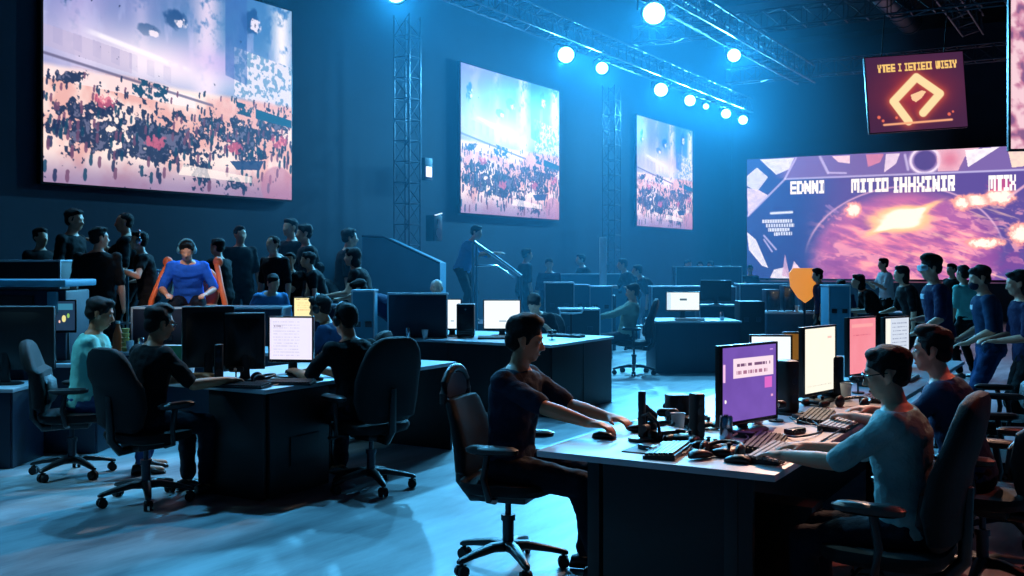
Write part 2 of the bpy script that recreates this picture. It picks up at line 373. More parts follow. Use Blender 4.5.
def table(label, loc, yaw, L, D, zt=.75, body='panels', name='desk', top=TOPM, th=.03, cat='table', group=None, shape=None, drop=.0):
    """local x 0..L, y 0..D"""
    root = thing(name, label, cat, loc, yaw, group)
    b = MB(); b.box((L / 2, D / 2, zt - th / 2), (L, D, th), bev=.006); b.build('tabletop', top, root)
    if body == 'legs':
        for x in (.08, L / 2, L - .08):
            for y in (.2, D - .26): b = MB(); b.box((x, y, (zt - th) / 2), (.06, .06, zt - th - .004), bev=.006); b.box((x, y, .01), (.1, .1, .02), bev=.005); b.build('leg', BLACK, root)
        b = MB(); b.box((L / 2, D * .5, (zt - th) / 2), (L - .3, .03, zt - th - .01), bev=.004); b.build('modesty_panel', BODYM, root)  # panel carried down to the floor to block light under the table
        b = MB(); b.box((.07, D * .41, .36), (.03, D * .62, .7), bev=.004); b.build('end_panel', BODYM, root)
    else:
        i = .03
        for nm, c, d in (('end_panel', (i, D / 2, zt / 2), (.03, D - 2 * i, zt - th)), ('end_panel', (L - i, D / 2, zt / 2), (.03, D - 2 * i, zt - th)),
                         ('side_panel', (L / 2, i, zt / 2), (L - 2 * i, .03, zt - th)), ('side_panel', (L / 2, D - i, zt / 2), (L - 2 * i, .03, zt - th))):
            if nm == 'side_panel' and body == 'endonly': continue
            if body == 'endonly' and c[0] < .1: c = (i, D * .26, 0); d = (.03, D * .46, d[2])
            b = MB(); c = (c[0], c[1], (zt - th) / 2); b.box(c, (d[0], d[1], zt - th - .004), bev=.004)
            n = max(1, round(max(d[0], d[1]) / .7))
            for k in range(1, n):       # joints between the panels
                if d[0] > d[1]: b.box((c[0] - d[0] / 2 + d[0] * k / n, c[1], c[2]), (.02, .04, zt - th - .01))
                else: b.box((c[0], c[1] - d[1] / 2 + d[1] * k / n, c[2]), (.04, .02, zt - th - .01))
            b.build(nm, BODYM if body != 'navy' else NAVYP, root)
    return root
# ================================================================== PEOPLE
def rotm(yaw, pitch=0, roll=0): return Matrix.Rotation(yaw, 3, 'Z') @ Matrix.Rotation(pitch, 3, 'Y') @ Matrix.Rotation(roll, 3, 'X')
def ik(a, t, l1, l2, hint):
    d = t - a; L = min(d.length, (l1 + l2) * .995); dn = d.normalized(); t2 = a + dn * L
    x = (l1 * l1 - l2 * l2 + L * L) / (2 * L); h = math.sqrt(max(l1 * l1 - x * x, 0)); hp = (hint - dn * hint.dot(dn))
    return a + dn * x + hp.normalized() * h, t2
def person(label, loc, yaw, pose='sit', k=1.0, lean=.1, twist=0, head=(0, 0), look=None, rw=None, lw=None, ra=None, la=None, skin=SKIN, shirt=C_NAVY, trouser=C_JEAN, hair=HAIR, hairstyle='short',
           vox=.012, glasses=False, headphones=None, cap=None, mask=False, sleeve=.55, foot=None, seat=.47, group=None, grip=.5, fat=1.0, fingers=True, goggles=None, trim=None, mic=False, stand_lean_hip=None, legs='normal'):
    """rw/lw wrist targets, ra/la ankle targets, all in local axes (x forward, y to the left)"""
    root = thing('person', label, 'person', loc, yaw, group); M = Matrix.Scale(k, 4)
    hz_ = (seat + .09) / k if pose == 'sit' else .93
    P = V((0, 0, hz_)) if pose == 'sit' else V((-.25 * math.sin(lean), 0, hz_))
    up = V((math.sin(lean), 0, math.cos(lean))); up2 = V((math.sin(lean * 1.3), 0, math.cos(lean * 1.3)))
    S = P + up * .28; NK = S + up2 * .235; lat = V((-math.sin(twist), math.cos(twist), 0)); fw = V((math.cos(twist), math.sin(twist), 0))
    hy, hp = head; HR = rotm(hy, hp); ndir = (up2 * .5 + V((math.sin(lean * .4 + hp * .5), 0, 1)) * .5).normalized()
    H = NK + ndir * .125 + HR @ V((.02, 0, .02))
    sh = {1: NK - up2 * .075 + lat * .17 * fat, -1: NK - up2 * .075 - lat * .17 * fat}
    if pose == 'sit':
        hipz = P - V((0, 0, .02)); kn = {}; an = {}
        for s, t in ((1, la), (-1, ra)):
            t = V(t) / k if t else V((.42, s * .12, .09)); h = hipz + V((0, s * .09, 0)); kn[s], an[s] = ik(h, t, .43, .42, V((.6, s * .12, 1)))
    else:
        kn = {}; an = {}
        for s, t in ((1, la), (-1, ra)):
            t = V(t) / k if t else V((-.02 + s * .04, s * .11, .09)); h = P + V((0, s * .09, -.04)); kn[s], an[s] = ik(h, t, .43, .42, V((1, s * .1, 0)))
    wr = {}; el = {}
    for s, t in ((1, lw), (-1, rw)):
        t = V(t) / k if t else (V((.3, s * .18, .78 / k)) if pose == 'sit' else V((.06, s * .27, .8)))
        el[s], wr[s] = ik(sh[s], t, .285, .25, V((-.5, s * .55, -.8)))
    def torso(b, g=0, z0=0, z1=1, neck=True):
        rings = []
        prof = [(-.10, .13, .10), (-.05, .165, .125), (.02, .17, .122), (.1, .155, .11), (.19, .15, .108), (.29, .165, .118), (.38, .178, .12), (.44, .172, .108), (.475, .14, .088), (.5, .09, .068), (.52, .062, .058)]
        for t, w, d in prof:
            if t < z0 or t > z1: continue
            c = P + up * t if t < .28 else S + up2 * (t - .28)
            tw = max(0, min(1, t / .4)); la_ = V((-math.sin(twist * tw), math.cos(twist * tw), 0)); fo = V((math.cos(twist * tw), math.sin(twist * tw), 0)); fo = (fo - up * fo.dot(up)).normalized()
            gg = g if t > 0 else g * 1.2
            rings.append(superring(c, d * fat + gg, w * fat + gg, 20, .85, fo, la_))
        b.loft(rings, M=M)
    # ---- body: one continuous surface
    b = MB(); torso(b); b.cap(NK - ndir * .03, H - ndir * .03, .056, .052, M=M)
    for s in (1, -1):
        b.ell(sh[s], (.05, .05, .05), M=M); b.cap(sh[s], el[s], .044, .038, M=M); b.cap(el[s], el[s] + (wr[s] - el[s]) * .35, .039, .04, M=M); b.cap(el[s] + (wr[s] - el[s]) * .35, wr[s], .04, .026, M=M)
        h = P + V((0, s * .09, -.03)); b.cap(h, kn[s], .088, .058, M=M); b.cap(kn[s], kn[s] + (an[s] - kn[s]) * .35, .056, .056, M=M); b.cap(kn[s] + (an[s] - kn[s]) * .35, an[s], .056, .038, M=M)
        b.cap(an[s] + V((-.03, 0, -.045)), an[s] + V((.13, s * .02, -.06)), .034, .028, M=M)
        # hand
        d = (wr[s] - el[s]).normalized()
        if grip >= 0 and abs(d.z) < .9: d = V((d.x, d.y, d.z * .35)).normalized()
        nrm = V((0, 0, -1)) if abs(d.z) < .8 else V((0, -s, 0)); nrm = (nrm - d * nrm.dot(d)).normalized(); side = nrm.cross(d).normalized()
        inn = V((0, -s, 0)) if abs(d.y) < .8 else V((1 if d.y * s < 0 else -1, 0, 0))
        if side.dot(inn) < 0: side = -side                       # side = the thumb's side
        hd = Matrix((d, side, -nrm)).transposed()
        b.ell(wr[s] + d * .045, (.052, .042, .019), rot=hd, M=M); b.cap(wr[s] - d * .01, wr[s] + d * .03, .026, .024, M=M)
        if fingers:
            for i, (o, L) in enumerate(((.03, .072), (.0105, .082), (-.0095, .077), (-.029, .06))):
                p = wr[s] + d * (.085 - abs(o) * .15) + side * o; q = d; ang = .25 + grip * .35
                q1 = (d * math.cos(ang * .6) + nrm * math.sin(ang * .6) + side * o * 1.4).normalized(); q2 = (d * math.cos(ang * 1.6) + nrm * math.sin(ang * 1.6) + side * o).normalized(); q3 = (d * math.cos(ang * 2.4) + nrm * math.sin(ang * 2.4)).normalized()
                a1 = p + q1 * L * .45; a2 = a1 + q2 * L * .3; a3 = a2 + q3 * L * .22
                b.cap(p - q1 * .02, a1, .0098, .0088, 8, M=M); b.cap(a1, a2, .0088, .008, 8, M=M); b.cap(a2, a3, .008, .007, 8, M=M)
            p = wr[s] + d * .025 + side * .028; q = (d * .65 + side * .7 + nrm * .25).normalized(); a1 = p + q * .038; a2 = a1 + (d * .85 + side * .35 + nrm * .3).normalized() * .03
            b.cap(p - q * .015, a1, .0135, .0105, 8, M=M); b.cap(a1, a2, .0105, .0085, 8, M=M)
    HM = M @ Matrix.Translation(H) @ HR.to_4x4()
    E = lambda c, r: b.ell(c, r, M=HM)
    E((-.012, 0, .03), (.096, .075, .086)); E((.022, 0, -.03), (.066, .06, .08)); E((.05, 0, -.078), (.034, .036, .03)); E((.02, .035, -.06), (.05, .02, .035)); E((.02, -.035, -.06), (.05, .02, .035))
    b.cap((.082, 0, .012), (.104, 0, -.026), .009, .0125, 10, M=HM); E((.094, .012, -.03), (.012, .009, .008)); E((.094, -.012, -.03), (.012, .009, .008))
    b.cap((.074, -.034, .03), (.074, .034, .03), .013, .013, 10, M=HM); b.cap((.079, -.018, -.056), (.079, .018, -.056), .0105, .0105, 10, M=HM); b.cap((.076, -.014, -.068), (.076, .014, -.068), .011, .011, 10, M=HM)
    E((.058, .036, -.012), (.024, .022, .026)); E((.058, -.036, -.012), (.024, .022, .026))
    for s in (1, -1):
        b.ell((-.005, s * .077, -.006), (.02, .009, .032), rot=rotm(s * -.35), M=HM); b.cap((-.002, s * .074, -.03), (.004, s * .07, -.036), .008, .008, 8, M=HM)
    b.build('body', skin, root, vox=vox, sm=1)
    big = vox <= .009
    if big:
        for s in (1, -1):
            b = MB(); b.ell((.078, s * .031, .006), (.0105, .0145, .008), M=HM); e = b.build('eye', EYEW, root)
            b = MB(); b.ell((.0865, s * .031, .006), (.003, .0062, .0062), M=HM); b.build('iris', IRIS, e)
            b = MB(); b.tube([(.085, s * .014, .026), (.0865, s * .03, .031), (.078, s * .048, .026)], [.003, .004, .002], 6, M=HM); b.build('eyebrow', hair, root)
        b = MB(); b.cap((.0875, -.016, -.062), (.0875, .016, -.062), .0042, .0042, 8, M=HM, flat=1.6); b.build('lips', LIP, root)
    # ---- hair
    b = MB(); E = lambda c, r: b.ell(c, r, M=HM)
    if hairstyle == 'short': E((-.024, 0, .05), (.1, .083, .082)); E((-.045, 0, .0), (.066, .074, .07)); E((.036, 0, .096), (.048, .06, .028)); b.cap((.02, .066, .03), (.012, .071, -.002), .014, .008, M=HM); b.cap((.02, -.066, .03), (.012, -.071, -.002), .014, .008, M=HM)
    elif hairstyle == 'quiff': E((-.024, 0, .055), (.1, .083, .085)); E((-.05, 0, .0), (.062, .072, .075)); E((.036, 0, .108), (.05, .058, .034)); E((-.005, 0, .122), (.07, .062, .028)); b.cap((.02, .066, .03), (.014, .071, -.012), .014, .008, M=HM); b.cap((.02, -.066, .03), (.014, -.071, -.012), .014, .008, M=HM)
    elif hairstyle == 'long': E((-.024, 0, .05), (.102, .09, .085)); E((-.05, 0, -.04), (.07, .088, .12)); E((-.065, 0, -.12), (.05, .075, .08)); E((.04, 0, .095), (.05, .065, .03))
    elif hairstyle == 'thin': E((-.02, 0, .038), (.094, .079, .082)); E((-.045, 0, .0), (.06, .074, .06))
    b.build('hair', hair, root, vox=max(vox * .8, .007), sm=1, wr=.010)
    # ---- clothes
    b = MB(); g = .014; torso(b, g, .0 - .051, .5)
    for s in (1, -1):
        b.ell(sh[s], (.07, .07, .068), M=M); e = sh[s] + (el[s] - sh[s]) * min(1, sleeve * 1.7); b.cap(sh[s], e, .063, .056 if sleeve < .6 else .052, M=M)
        if sleeve > .6: b.cap(el[s], el[s] + (wr[s] - el[s]) * (sleeve - .6) * 2.4, .052, .04, M=M)
    b.build('shirt', shirt, root, vox=max(vox, .009), sm=2, wr=.009)
    b = MB(); torso(b, .012, -.11, .03)
    for s in (1, -1):
        h = P + V((0, s * .09, -.03)); b.cap(h, kn[s], .102, .072, M=M); b.cap(kn[s], kn[s] + (an[s] - kn[s]) * (.93 if legs == 'normal' else .05), .07, .056, M=M)
    b.build('trousers', trouser, root, vox=max(vox, .011), sm=2, wr=.01)
    for s in (1, -1):
        a = an[s]; b = MB(); rings = []
        for x, w, h in ((-.085, .02, .03), (-.075, .034, .07), (-.03, .038, .085), (.03, .04, .07), (.09, .045, .05), (.14, .04, .036), (.165, .02, .02)):
            rings.append([V((a.x + x, a.y + s * .012 * (x > .05), 0)) + V((0, w * math.cos(t), max(0, h * .5 + h * .5 * math.sin(t)) + (a.z - .09))) for t in [2 * PI * j / 14 for j in range(14)]])
        b.loft(rings, M=M); b.build('shoe', BLACK, root)
    # ---- worn things
    if glasses:
        b = MB()
        for s in (1, -1):
            b.tube([(.101 - abs(y) * .12, s * .031 + y, z + .006) for y, z in [(.024 * math.cos(t), .018 * math.sin(t)) for t in [2 * PI * j / 16 for j in range(16)]]], .0026, 6, M=HM, closed=True)
            b.tube([(.096, s * .055, .01), (.05, s * .077, .012), (-.005, s * .083, .008)], .0026, 6, M=HM)
        b.tube([(.1, -.009, .01), (.104, 0, .012), (.1, .009, .01)], .0026, 6, M=HM); b.build('glasses', BLACKG, root)
    if goggles:
        b = MB(); b.loft([superring((x, 0, .012), w, .03, 18, .6, V((0, 1, 0)), V((0, 0, 1))) for x, w in ((.05, .07), (.085, .07), (.108, .055), (.112, .04))], M=HM); b.build('face_visor', goggles, root)
    if mask:
        b = MB(); b.ell((.05, 0, -.05), (.062, .056, .05), M=HM); b.build('face_mask', C_NAVY, root)
    if headphones:
        b = MB(); b.tube([(-.01, .092 * math.cos(t), .01 + .125 * math.sin(t)) for t in [PI * i / 14 for i in range(15)]], .012, 8, M=HM)
        for s in (1, -1): b.ell((0, s * .09, -.002), (.036, .022, .042), M=HM)
        if mic: b.tube([(.01, .09, -.02), (.06, .08, -.06), (.1, .04, -.07)], .005, 6, M=HM)
        b.build('headphones', headphones, root)
    if cap:
        b = MB(); b.ell((-.02, 0, .06), (.104, .09, .08), M=HM); b.loft([superring((x, 0, .065 - (x - .06) * .15), w, .008, 14, .8, V((0, 1, 0)), V((0, 0, 1))) for x, w in ((.05, .075), (.1, .07), (.14, .05), (.15, .02))], M=HM); b.build('cap', cap, root)
    if trim:
        b = MB(); c = S + up2 * .1 + fw * .125; b.box(c + V((0, 0, 0)), (.02, .13, .05), bev=.01, M=M); b.build('chest_print', trim, root)
    return root, {'wr': wr, 'H': H, 'k': k}
# ================================================================== THE HALL
VL, SB, SF, VR, ZC = -12.0, 35.5, -4.0, 6.0, 9.0      # left wall, back wall, front wall, right wall, ceiling
def slab(name, s0, s1, v0, v1, z0, z1, m):
    b = MB(); b.box(((s0 + s1) / 2, -(v0 + v1) / 2, (z0 + z1) / 2), (abs(s1 - s0), abs(v1 - v0), abs(z1 - z0)))
    return struct(name, b, m, rotz=YAW)
def floor_material():
    m = mat('arena_floor', (120, 130, 136), .42); nt = m.node_tree; b = nt.nodes['Principled BSDF']
    tc = nt.nodes.new('ShaderNodeTexCoord'); mp = nt.nodes.new('ShaderNodeMapping')
    mp.inputs['Scale'].default_value = (.5, 2.2, 1); mp.inputs['Rotation'].default_value = (0, 0, .3)
    n = nt.nodes.new('ShaderNodeTexNoise'); n.inputs['Scale'].default_value = 1.3; n.inputs['Detail'].default_value = 7; n.inputs['Roughness'].default_value = .62
    cr = nt.nodes.new('ShaderNodeValToRGB'); e = cr.color_ramp.elements
    e[0].position = .3; e[0].color = srgb((78, 88, 96)); e[1].position = .72; e[1].color = srgb((178, 188, 192))
    rr = nt.nodes.new('ShaderNodeMapRange'); rr.inputs['To Min'].default_value = .5; rr.inputs['To Max'].default_value = .3
    L = nt.links.new
    L(tc.outputs['Object'], mp.inputs['Vector']); L(mp.outputs['Vector'], n.inputs['Vector']); L(n.outputs['Fac'], cr.inputs['Fac'])
    L(cr.outputs['Color'], b.inputs['Base Color']); L(n.outputs['Fac'], rr.inputs['Value']); L(rr.outputs['Result'], b.inputs['Roughness'])
    bp = nt.nodes.new('ShaderNodeBump'); bp.inputs['Strength'].default_value = .12; bp.inputs['Distance'].default_value = .02
    n2 = nt.nodes.new('ShaderNodeTexNoise'); n2.inputs['Scale'].default_value = 14; n2.inputs['Detail'].default_value = 5
    L(mp.outputs['Vector'], n2.inputs['Vector']); L(n2.outputs['Fac'], bp.inputs['Height']); L(bp.outputs['Normal'], b.inputs['Normal'])
    return m
WALLM = mat('black_wall', (34, 50, 68), .8, var=.25, vscale=1.5, bump=.2, bscale=8)
CEILM = mat('black_ceiling', (14, 16, 20), .9, bump=.2, bscale=5)
STAGEM = mat('stage_deck', (30, 40, 52), .5, var=.2)
slab('floor', SF, SB, VL, VR, -.2, 0, floor_material())
slab('ceiling', SF, SB, VL, VR, ZC, ZC + .2, CEILM)
slab('wall_left', SF, SB, VL - .2, VL, 0, ZC, WALLM)
slab('wall_right', SF, SB, VR, VR + .2, 0, ZC, WALLM)
slab('wall_back', SB, SB + .2, VL, VR, 0, ZC, WALLM)
slab('wall_front', SF - .2, SF, VL, VR, 0, ZC, WALLM)
slab('floor_riser', 8.0, 14.5, VL, -9.1, 0, .38, STAGEM)           # low audience riser along the left wall
slab('floor_stage', 31.0, SB, VL, VR, 0, 1.02, STAGEM)             # stage under the LED wall
for k in range(7):
    slab('trim_%d' % (k + 1), 3 + k * 5, 3.25 + k * 5, VL, VR, ZC - .35, ZC, CEILM)   # roof beams
# ------------------------------------------------------------------ side screens
def side_picture(a, b):
    x = a * 1.45; n1 = fbm(x * 6, b * 6, 1); n2 = fbm(x * 22, b * 22, 5); n3 = fbm(x * 48, b * 48, 9, 3); nv = fbm(a * 30, b * 5, 21)
    col = np.zeros(a.shape + (3,)) + np.array([66, 118, 172.])
    col = mixc(col, sm(a + .3 * (n1 - .5), .85, .1) * .6, [176, 150, 205]); 
    col = mixc(col, sm(nv, .5, .72) * sm(b, .02, .3) * .7, [150, 160, 210])
    for cx, w, s, c in ((.6, .055, .85, [240, 215, 235]), (.95, .05, .95, [250, 238, 238]), (.12, .06, .45, [200, 180, 225]), (.33, .03, .5, [205, 190, 225])):
        col = mixc(col, np.exp(-((a - cx - .02 * (n1 - .5)) / w) ** 2) * s * sm(n2 + b * .4, .3, .6), c)
    for cx, cy, rx, ry in ((.47, .2, .05, .05), (.36, .28, .05, .03), (.8, .12, .05, .08), (.07, .18, .03, .08)):
        col = mixc(col, sm(blob(a, b, cx, cy, rx, ry) * n2 * 2, .35, .7) * .9, [30, 70, 125])
        col = mixc(col, sm(blob(a, b, cx + .02, cy + .01, rx * .6, ry * .6) * n3 * 2, .5, .8), [225, 215, 230])
    # lit hall band and beams
    col = mixc(col, blob(a, b, .42, .42, .42, .13) * .95, [252, 232, 240])
    col = mixc(col, blob(a, b, .7, .36, .2, .07) * .6, [190, 160, 220])
    col = mixc(col, seg(a, b, .0, .31, .55, .43, .011) * .75 * sm(n1, .25, .5), [255, 246, 250])
    col = mixc(col, halfplanes(a, b, [(0, .35), (.3, .4), (.3, .49), (0, .44)]) * .5, [186, 170, 200])
    for k in range(7): col = mixc(col, halfplanes(a, b, [(.03 + k * .065, .35 + k * .012), (.06 + k * .065, .355 + k * .012), (.06 + k * .065, .43 + k * .012), (.03 + k * .065, .42 + k * .012)]) * .13 * (n2 + .3), [110, 112, 168])
    # right-hand cluster of stands
    m = halfplanes(a, b, [(.72, .26), (1, .3), (1, .56), (.72, .5)])
    col = mixc(col, m, [222, 214, 226]); col = mixc(col, m * sm(n3, .5, .58) * .8, [96, 140, 176])
    col = mixc(col, halfplanes(a, b, [(.68, .0), (.78, .0), (.78, .44), (.68, .41)]) * (.35 + .5 * n2), [56, 96, 164])
    # floor of the crowd
    fl = sm(b + .02 * (n1 - .5), .50, .53); base = np.zeros_like(col) + np.array([244, 212, 204.])
    base = mixc(base, sm(n1, .42, .66) * .75, [224, 158, 150]); base = mixc(base, sm(n1, .5, .3), [250, 226, 216])
    base = mixc(base, sm(b, .84, 1.0) * .75, [128, 104, 150])
    base = mixc(base, halfplanes(a, b, [(0, .5), (.55, .54), (.55, .6), (0, .57)]) * .6, [252, 238, 240])
    col = col * (1 - fl[..., None]) + base * fl[..., None]
    col = mixc(col, seg(a, b, 0, .47, .62, .57, .006) * .8, [96, 88, 120])
    dens = (blob(a, b, .14, .78, .13, .09) + blob(a, b, .37, .79, .12, .10) + blob(a, b, .49, .76, .12, .06) + blob(a, b, .77, .75, .11, .08) + blob(a, b, .64, .66, .16, .05) * .8
            + blob(a, b, .9, .63, .13, .07) * .9 + blob(a, b, .07, .55, .09, .035) * .9 + blob(a, b, .73, .95, .10, .03) + blob(a, b, .2, .66, .2, .04) * .55 + blob(a, b, .57, .9, .04, .07) * .8 + .17) * fl
    col = mixc(col, sm(dens * .72 + (n2 - .5) * 1.0 + (n3 - .5) * 1.15, .52, .62) * .92, [24, 38, 74])
    col = mixc(col, sm(dens * .5 + (n3 - .5) * 1.4, .66, .76) * .35, [206, 190, 214])
    rs = np.random.RandomState(4)
    for k in range(420):                      # little figures scattered over the floor of the picture
        px, py = rs.rand(), .52 + .46 * rs.rand() ** 1.3; hh = .006 + .014 * (py - .45)
        if rs.rand() < .25 + .8 * math.exp(-((py - .75) / .12) ** 2):
            i0, i1 = np.searchsorted(a[0], [px - .02, px + .02]); j0, j1 = np.searchsorted(b[:, 0], [py - .05, py + .05])
            A_, B_ = a[j0:j1, i0:i1], b[j0:j1, i0:i1]; q = sm(blob(A_, B_, px, py, hh * .55, hh * 1.7) + blob(A_, B_, px + .002, py - hh * 1.9, hh * .4, hh * .6), .3, .5)
            col[j0:j1, i0:i1] = mixc(col[j0:j1, i0:i1], q * .85, [(30, 40, 78), (20, 60, 90), (110, 70, 100)][rs.randint(3)])
    for cx, cy in ((.2, .63), (.39, .78), (.72, .76), (.93, .7)):
        col = mixc(col, sm(blob(a, b, cx, cy, .05, .045) * (n3 * 2), .5, .75) * .75, [214, 92, 120])
    for p in ([(.3, .5), (.44, .52), (.44, .6), (.3, .58)], [(.73, .53), (.81, .54), (.81, .6), (.73, .59)]):
        col = mixc(col, halfplanes(a, b, p) * sm(n3, .38, .5), [30, 72, 104])
    col = mixc(col, halfplanes(a, b, [(.82, .55), (1, .58), (1, .62), (.82, .6)]), [26, 84, 116])
    col = mixc(col, halfplanes(a, b, [(.7, .83), (.86, .81), (.84, .86), (.73, .87)]) * .9, [30, 56, 104])
    col = mixc(col, sm(blob(a, b, .93, .94, .1, .13), .45, .55) * .6, [176, 110, 140])
    col = mixc(col, halfplanes(a, b, [(.5, .87), (.8, .9), (.8, .93), (.48, .92)]) * .7, [254, 238, 226])
    return col
sw, sh = 4.32, 3.1
SIDE = None
for s0, wk, vlab in ((8.47, 1.06, 'largest side screen nearest the camera on the left wall, showing a crowded battle scene'),
                 (18.12, 1, 'middle one of the three side screens on the left wall'),
                 (27.1, 1, 'smallest and farthest of the three side screens on the left wall')):
    root = thing('side_screen', vlab, 'screen', W(s0 + sw * wk / 2, VL + .12, 2.62), -PI / 2 + YAW, 'crowd picture screens on the left wall')
    b = MB(); b.box((-.05, 0, sh / 2), (.08, sw + .06, sh + .06), bev=.01)
    for y in (-1.4, 0, 1.4): b.box((-.1, y, sh / 2), (.04, .08, sh), bev=.005)
    b.build('screen_housing', BLACK, root)
    if SIDE is None: SIDE = screen_mesh('screen_picture', sw, sh, 520, 374, side_picture, SCRW)
    p = bpy.data.objects.new('screen_picture', SIDE); C.objects.link(p); p.parent = root; root.scale = (1, wk, 1)
# ------------------------------------------------------------------ LED wall
def led_picture_at(x, y):
    """picture in the units of the wall: x 747..1060 left to right, y 150..280 top to bottom (level wall)"""
    n1 = fbm(x / 26, y / 15, 31); n2 = fbm(x / 14 + fbm(x / 20, y / 12, 81) * 2.5, (y - x * .25) / 4.5 + fbm(x / 18, y / 10, 85) * 2, 35); n3 = fbm(x / 3.5, y / 3, 39, 3); st = fbm((x + y * 1.7) / 40, (y - x * .33) / 5, 44)
    col = np.zeros(x.shape + (3,)) + np.array([48, 66, 134.])
    col = mixc(col, sm(x, 790, 850) * .75, [104, 78, 150])
    d = np.hypot((x - 905) / 100, (y - 262) / 70)
    col = mixc(col, sm(d, 1.02, .8), [168, 96, 160])
    col = mixc(col, sm(d, 1, .6) * sm(st, .35, .62), [226, 128, 164])
    col = mixc(col, sm(n2, .5, .66) * sm(y, 205, 225) * sm(x, 800, 840) * .75, [236, 158, 178])
    col = mixc(col, sm(n1, .5, .36) * sm(y, 215, 240) * sm(x, 800, 830) * .6, [126, 68, 146])
    col = mixc(col, sm(st, .55, .72) * sm(y, 205, 220) * sm(x, 830, 870) * .6, [250, 196, 176])
    rim = np.exp(-((d - 1.0) / .012) ** 2) * sm(y, 262, 225); col = mixc(col, rim * .7, [244, 190, 210])
    core = blob(x, y, 899, 224, 30, 11) + blob(x, y, 905, 222, 13, 9) * .8 + np.exp(-((y - 224 + (x - 900) * .42) / 3.6) ** 2 - ((x - 903) / 38) ** 2) * .8
    col = mixc(col, sm(core * (.7 + .6 * n2), .12, .55), [255, 196, 150]); col = mixc(col, sm(core * (.8 + .4 * n2), .5, .95), [255, 246, 226])
    for cx, cy, rx, ry in ((853, 213, 9, 9), (975, 208, 26, 7), (1000, 205, 18, 9), (962, 210, 10, 8), (985, 248, 22, 6), (1020, 240, 14, 12), (1045, 215, 14, 10)):
        q = blob(x, y, cx, cy, rx, ry) * (.5 + n3)
        col = mixc(col, sm(q, .25, .6), [250, 160, 150]); col = mixc(col, sm(q, .5, .85), [255, 240, 222])
    col = mixc(col, sm(blob(x, y, 1000, 193, 18, 8) * (.5 + n2), .4, .8) * .7, [214, 80, 130])
    col = mixc(col, seg(x, y, 1008, 206, 1030, 192, 1.2) * .8, [236, 180, 196])
    for cx in (826, 829): col = mixc(col, seg(x, y, cx, 208, cx + 9, 215, .9) * .5, [190, 150, 200])
    # left panel of white shards
    col = mixc(col, halfplanes(x, y, [(747, 178), (785, 178), (762, 200), (762, 240), (747, 250)]) * .0, [0, 0, 0])
    top = sm(y, 180.5, 179.2) ; col = mixc(col, top * sm(x, 770, 790), [118, 96, 160])
    for p, c in (([(760, 160), (794, 160), (789, 171), (776, 176), (768, 168)], [236, 236, 240]), ([(747, 176), (757, 168), (768, 178), (757, 192), (747, 186)], [226, 226, 236]),
                 ([(747, 188), (758, 190), (768, 196), (748, 216)], [230, 214, 232]), ([(747, 232), (756, 240), (768, 268), (762, 266), (749, 250)], [240, 240, 246]),
                 ([(770, 278), (774, 270), (784, 268), (790, 280)], [240, 236, 244]), ([(782, 276), (785, 255), (790, 278)], [206, 170, 200]), ([(790, 276), (794, 262), (806, 276)], [244, 220, 232]),
                 ([(832, 160), (850, 160), (850, 168), (838, 166)], [248, 214, 222]), ([(886, 160), (900, 160), (896, 170), (884, 178)], [236, 214, 232]),
                 ([(936, 158), (980, 158), (965, 166), (958, 179), (938, 179)], [240, 190, 200]), ([(965, 160), (1000, 158), (968, 176)], [250, 240, 240]),
                 ([(1008, 162), (1040, 158), (1040, 176), (1012, 178)], [250, 220, 196]), ([(866, 160), (884, 160), (880, 168), (868, 172)], [214, 130, 160])):
        col = mixc(col, halfplanes(x, y, p) * (.75 + .25 * n3), c)
    for cx, cy in ((925, 168), (1060, 166)):
        dd = np.hypot((x - cx) / 1.2, (y - cy)); col = mixc(col, np.exp(-((dd - 12) / 1.6) ** 2) * top, [236, 220, 240]); col = mixc(col, (dd < 9) * top * .6, [60, 54, 120])
    col = mixc(col, blob(x, y, 950, 168, 10, 9) * top * .8, [206, 110, 140])
    for q in ((785, 180.5, 1100, 180.5, .9), (785, 180.5, 748, 216, 1.0), (796, 160, 785, 180, 1.0), (820, 160, 828, 176, 1.3), (828, 176, 846, 177, .9), (905, 162, 908, 176, 1.3), (764, 236, 776, 250, .9), (772, 252, 764, 240, .8)):
        col = mixc(col, seg(x, y, *q) * .75, [206, 196, 232])
    # info box under the left title
    col = mixc(col, seg(x, y, 771, 214, 792, 213.5, 1.2), [214, 226, 236])
    for r, (p, q) in enumerate(((762, 792), (766, 794), (768, 790), (774, 792))):
        m = (x > p) & (x < q) & (np.abs(y - 222 - r * 4.2) < 1.7) & (np.mod(x * .9 + r * 1.3, 2.3) > .55)
        col = mixc(col, m.astype(float) * .95, [214, 222, 236])
    for t, p in (('EDNNI', (790, 183, 824, 196)), ('MITIO', (851, 183, 888.5, 196.5)), ('IHHXINIR', (893, 183, 955, 198)), ('MTIX', (988, 184.5, 1016, 199.5)), ('OWEN', (1036, 185, 1066, 200))):
        col = mixc(col, text_mask(x, y, t, *p) * 1.0, [250, 244, 238])
    return col
LX, LY0, LW_, LZ0, LZ1 = (747 - CX) / F * 34, 34.0, 9.6, 1.08, 4.92
def led_fn(a, b):
    k = a * LW_; X = LX + UY * k; Y = LY0 - UX * k
    px = CX + F * X / Y
    z = LZ1 + (LZ0 - LZ1) * b; py = CY - F * (z - HZ) / Y
    # undo the slight rise of the wall's top so the rows run level on the wall
    return led_picture_at(px, py + (px - 747) * .045 * (1 - b * .75))
root = thing('led_wall', 'huge LED wall with white lettering over a pink and orange planet picture', 'screen', (LX + UY * LW_ / 2, LY0 - UX * LW_ / 2, LZ0), YAW + PI)
root.rotation_euler.z = math.atan2(-UY, -UX)
me = screen_mesh('screen_picture', LW_, LZ1 - LZ0, 700, 280, led_fn, LEDM)
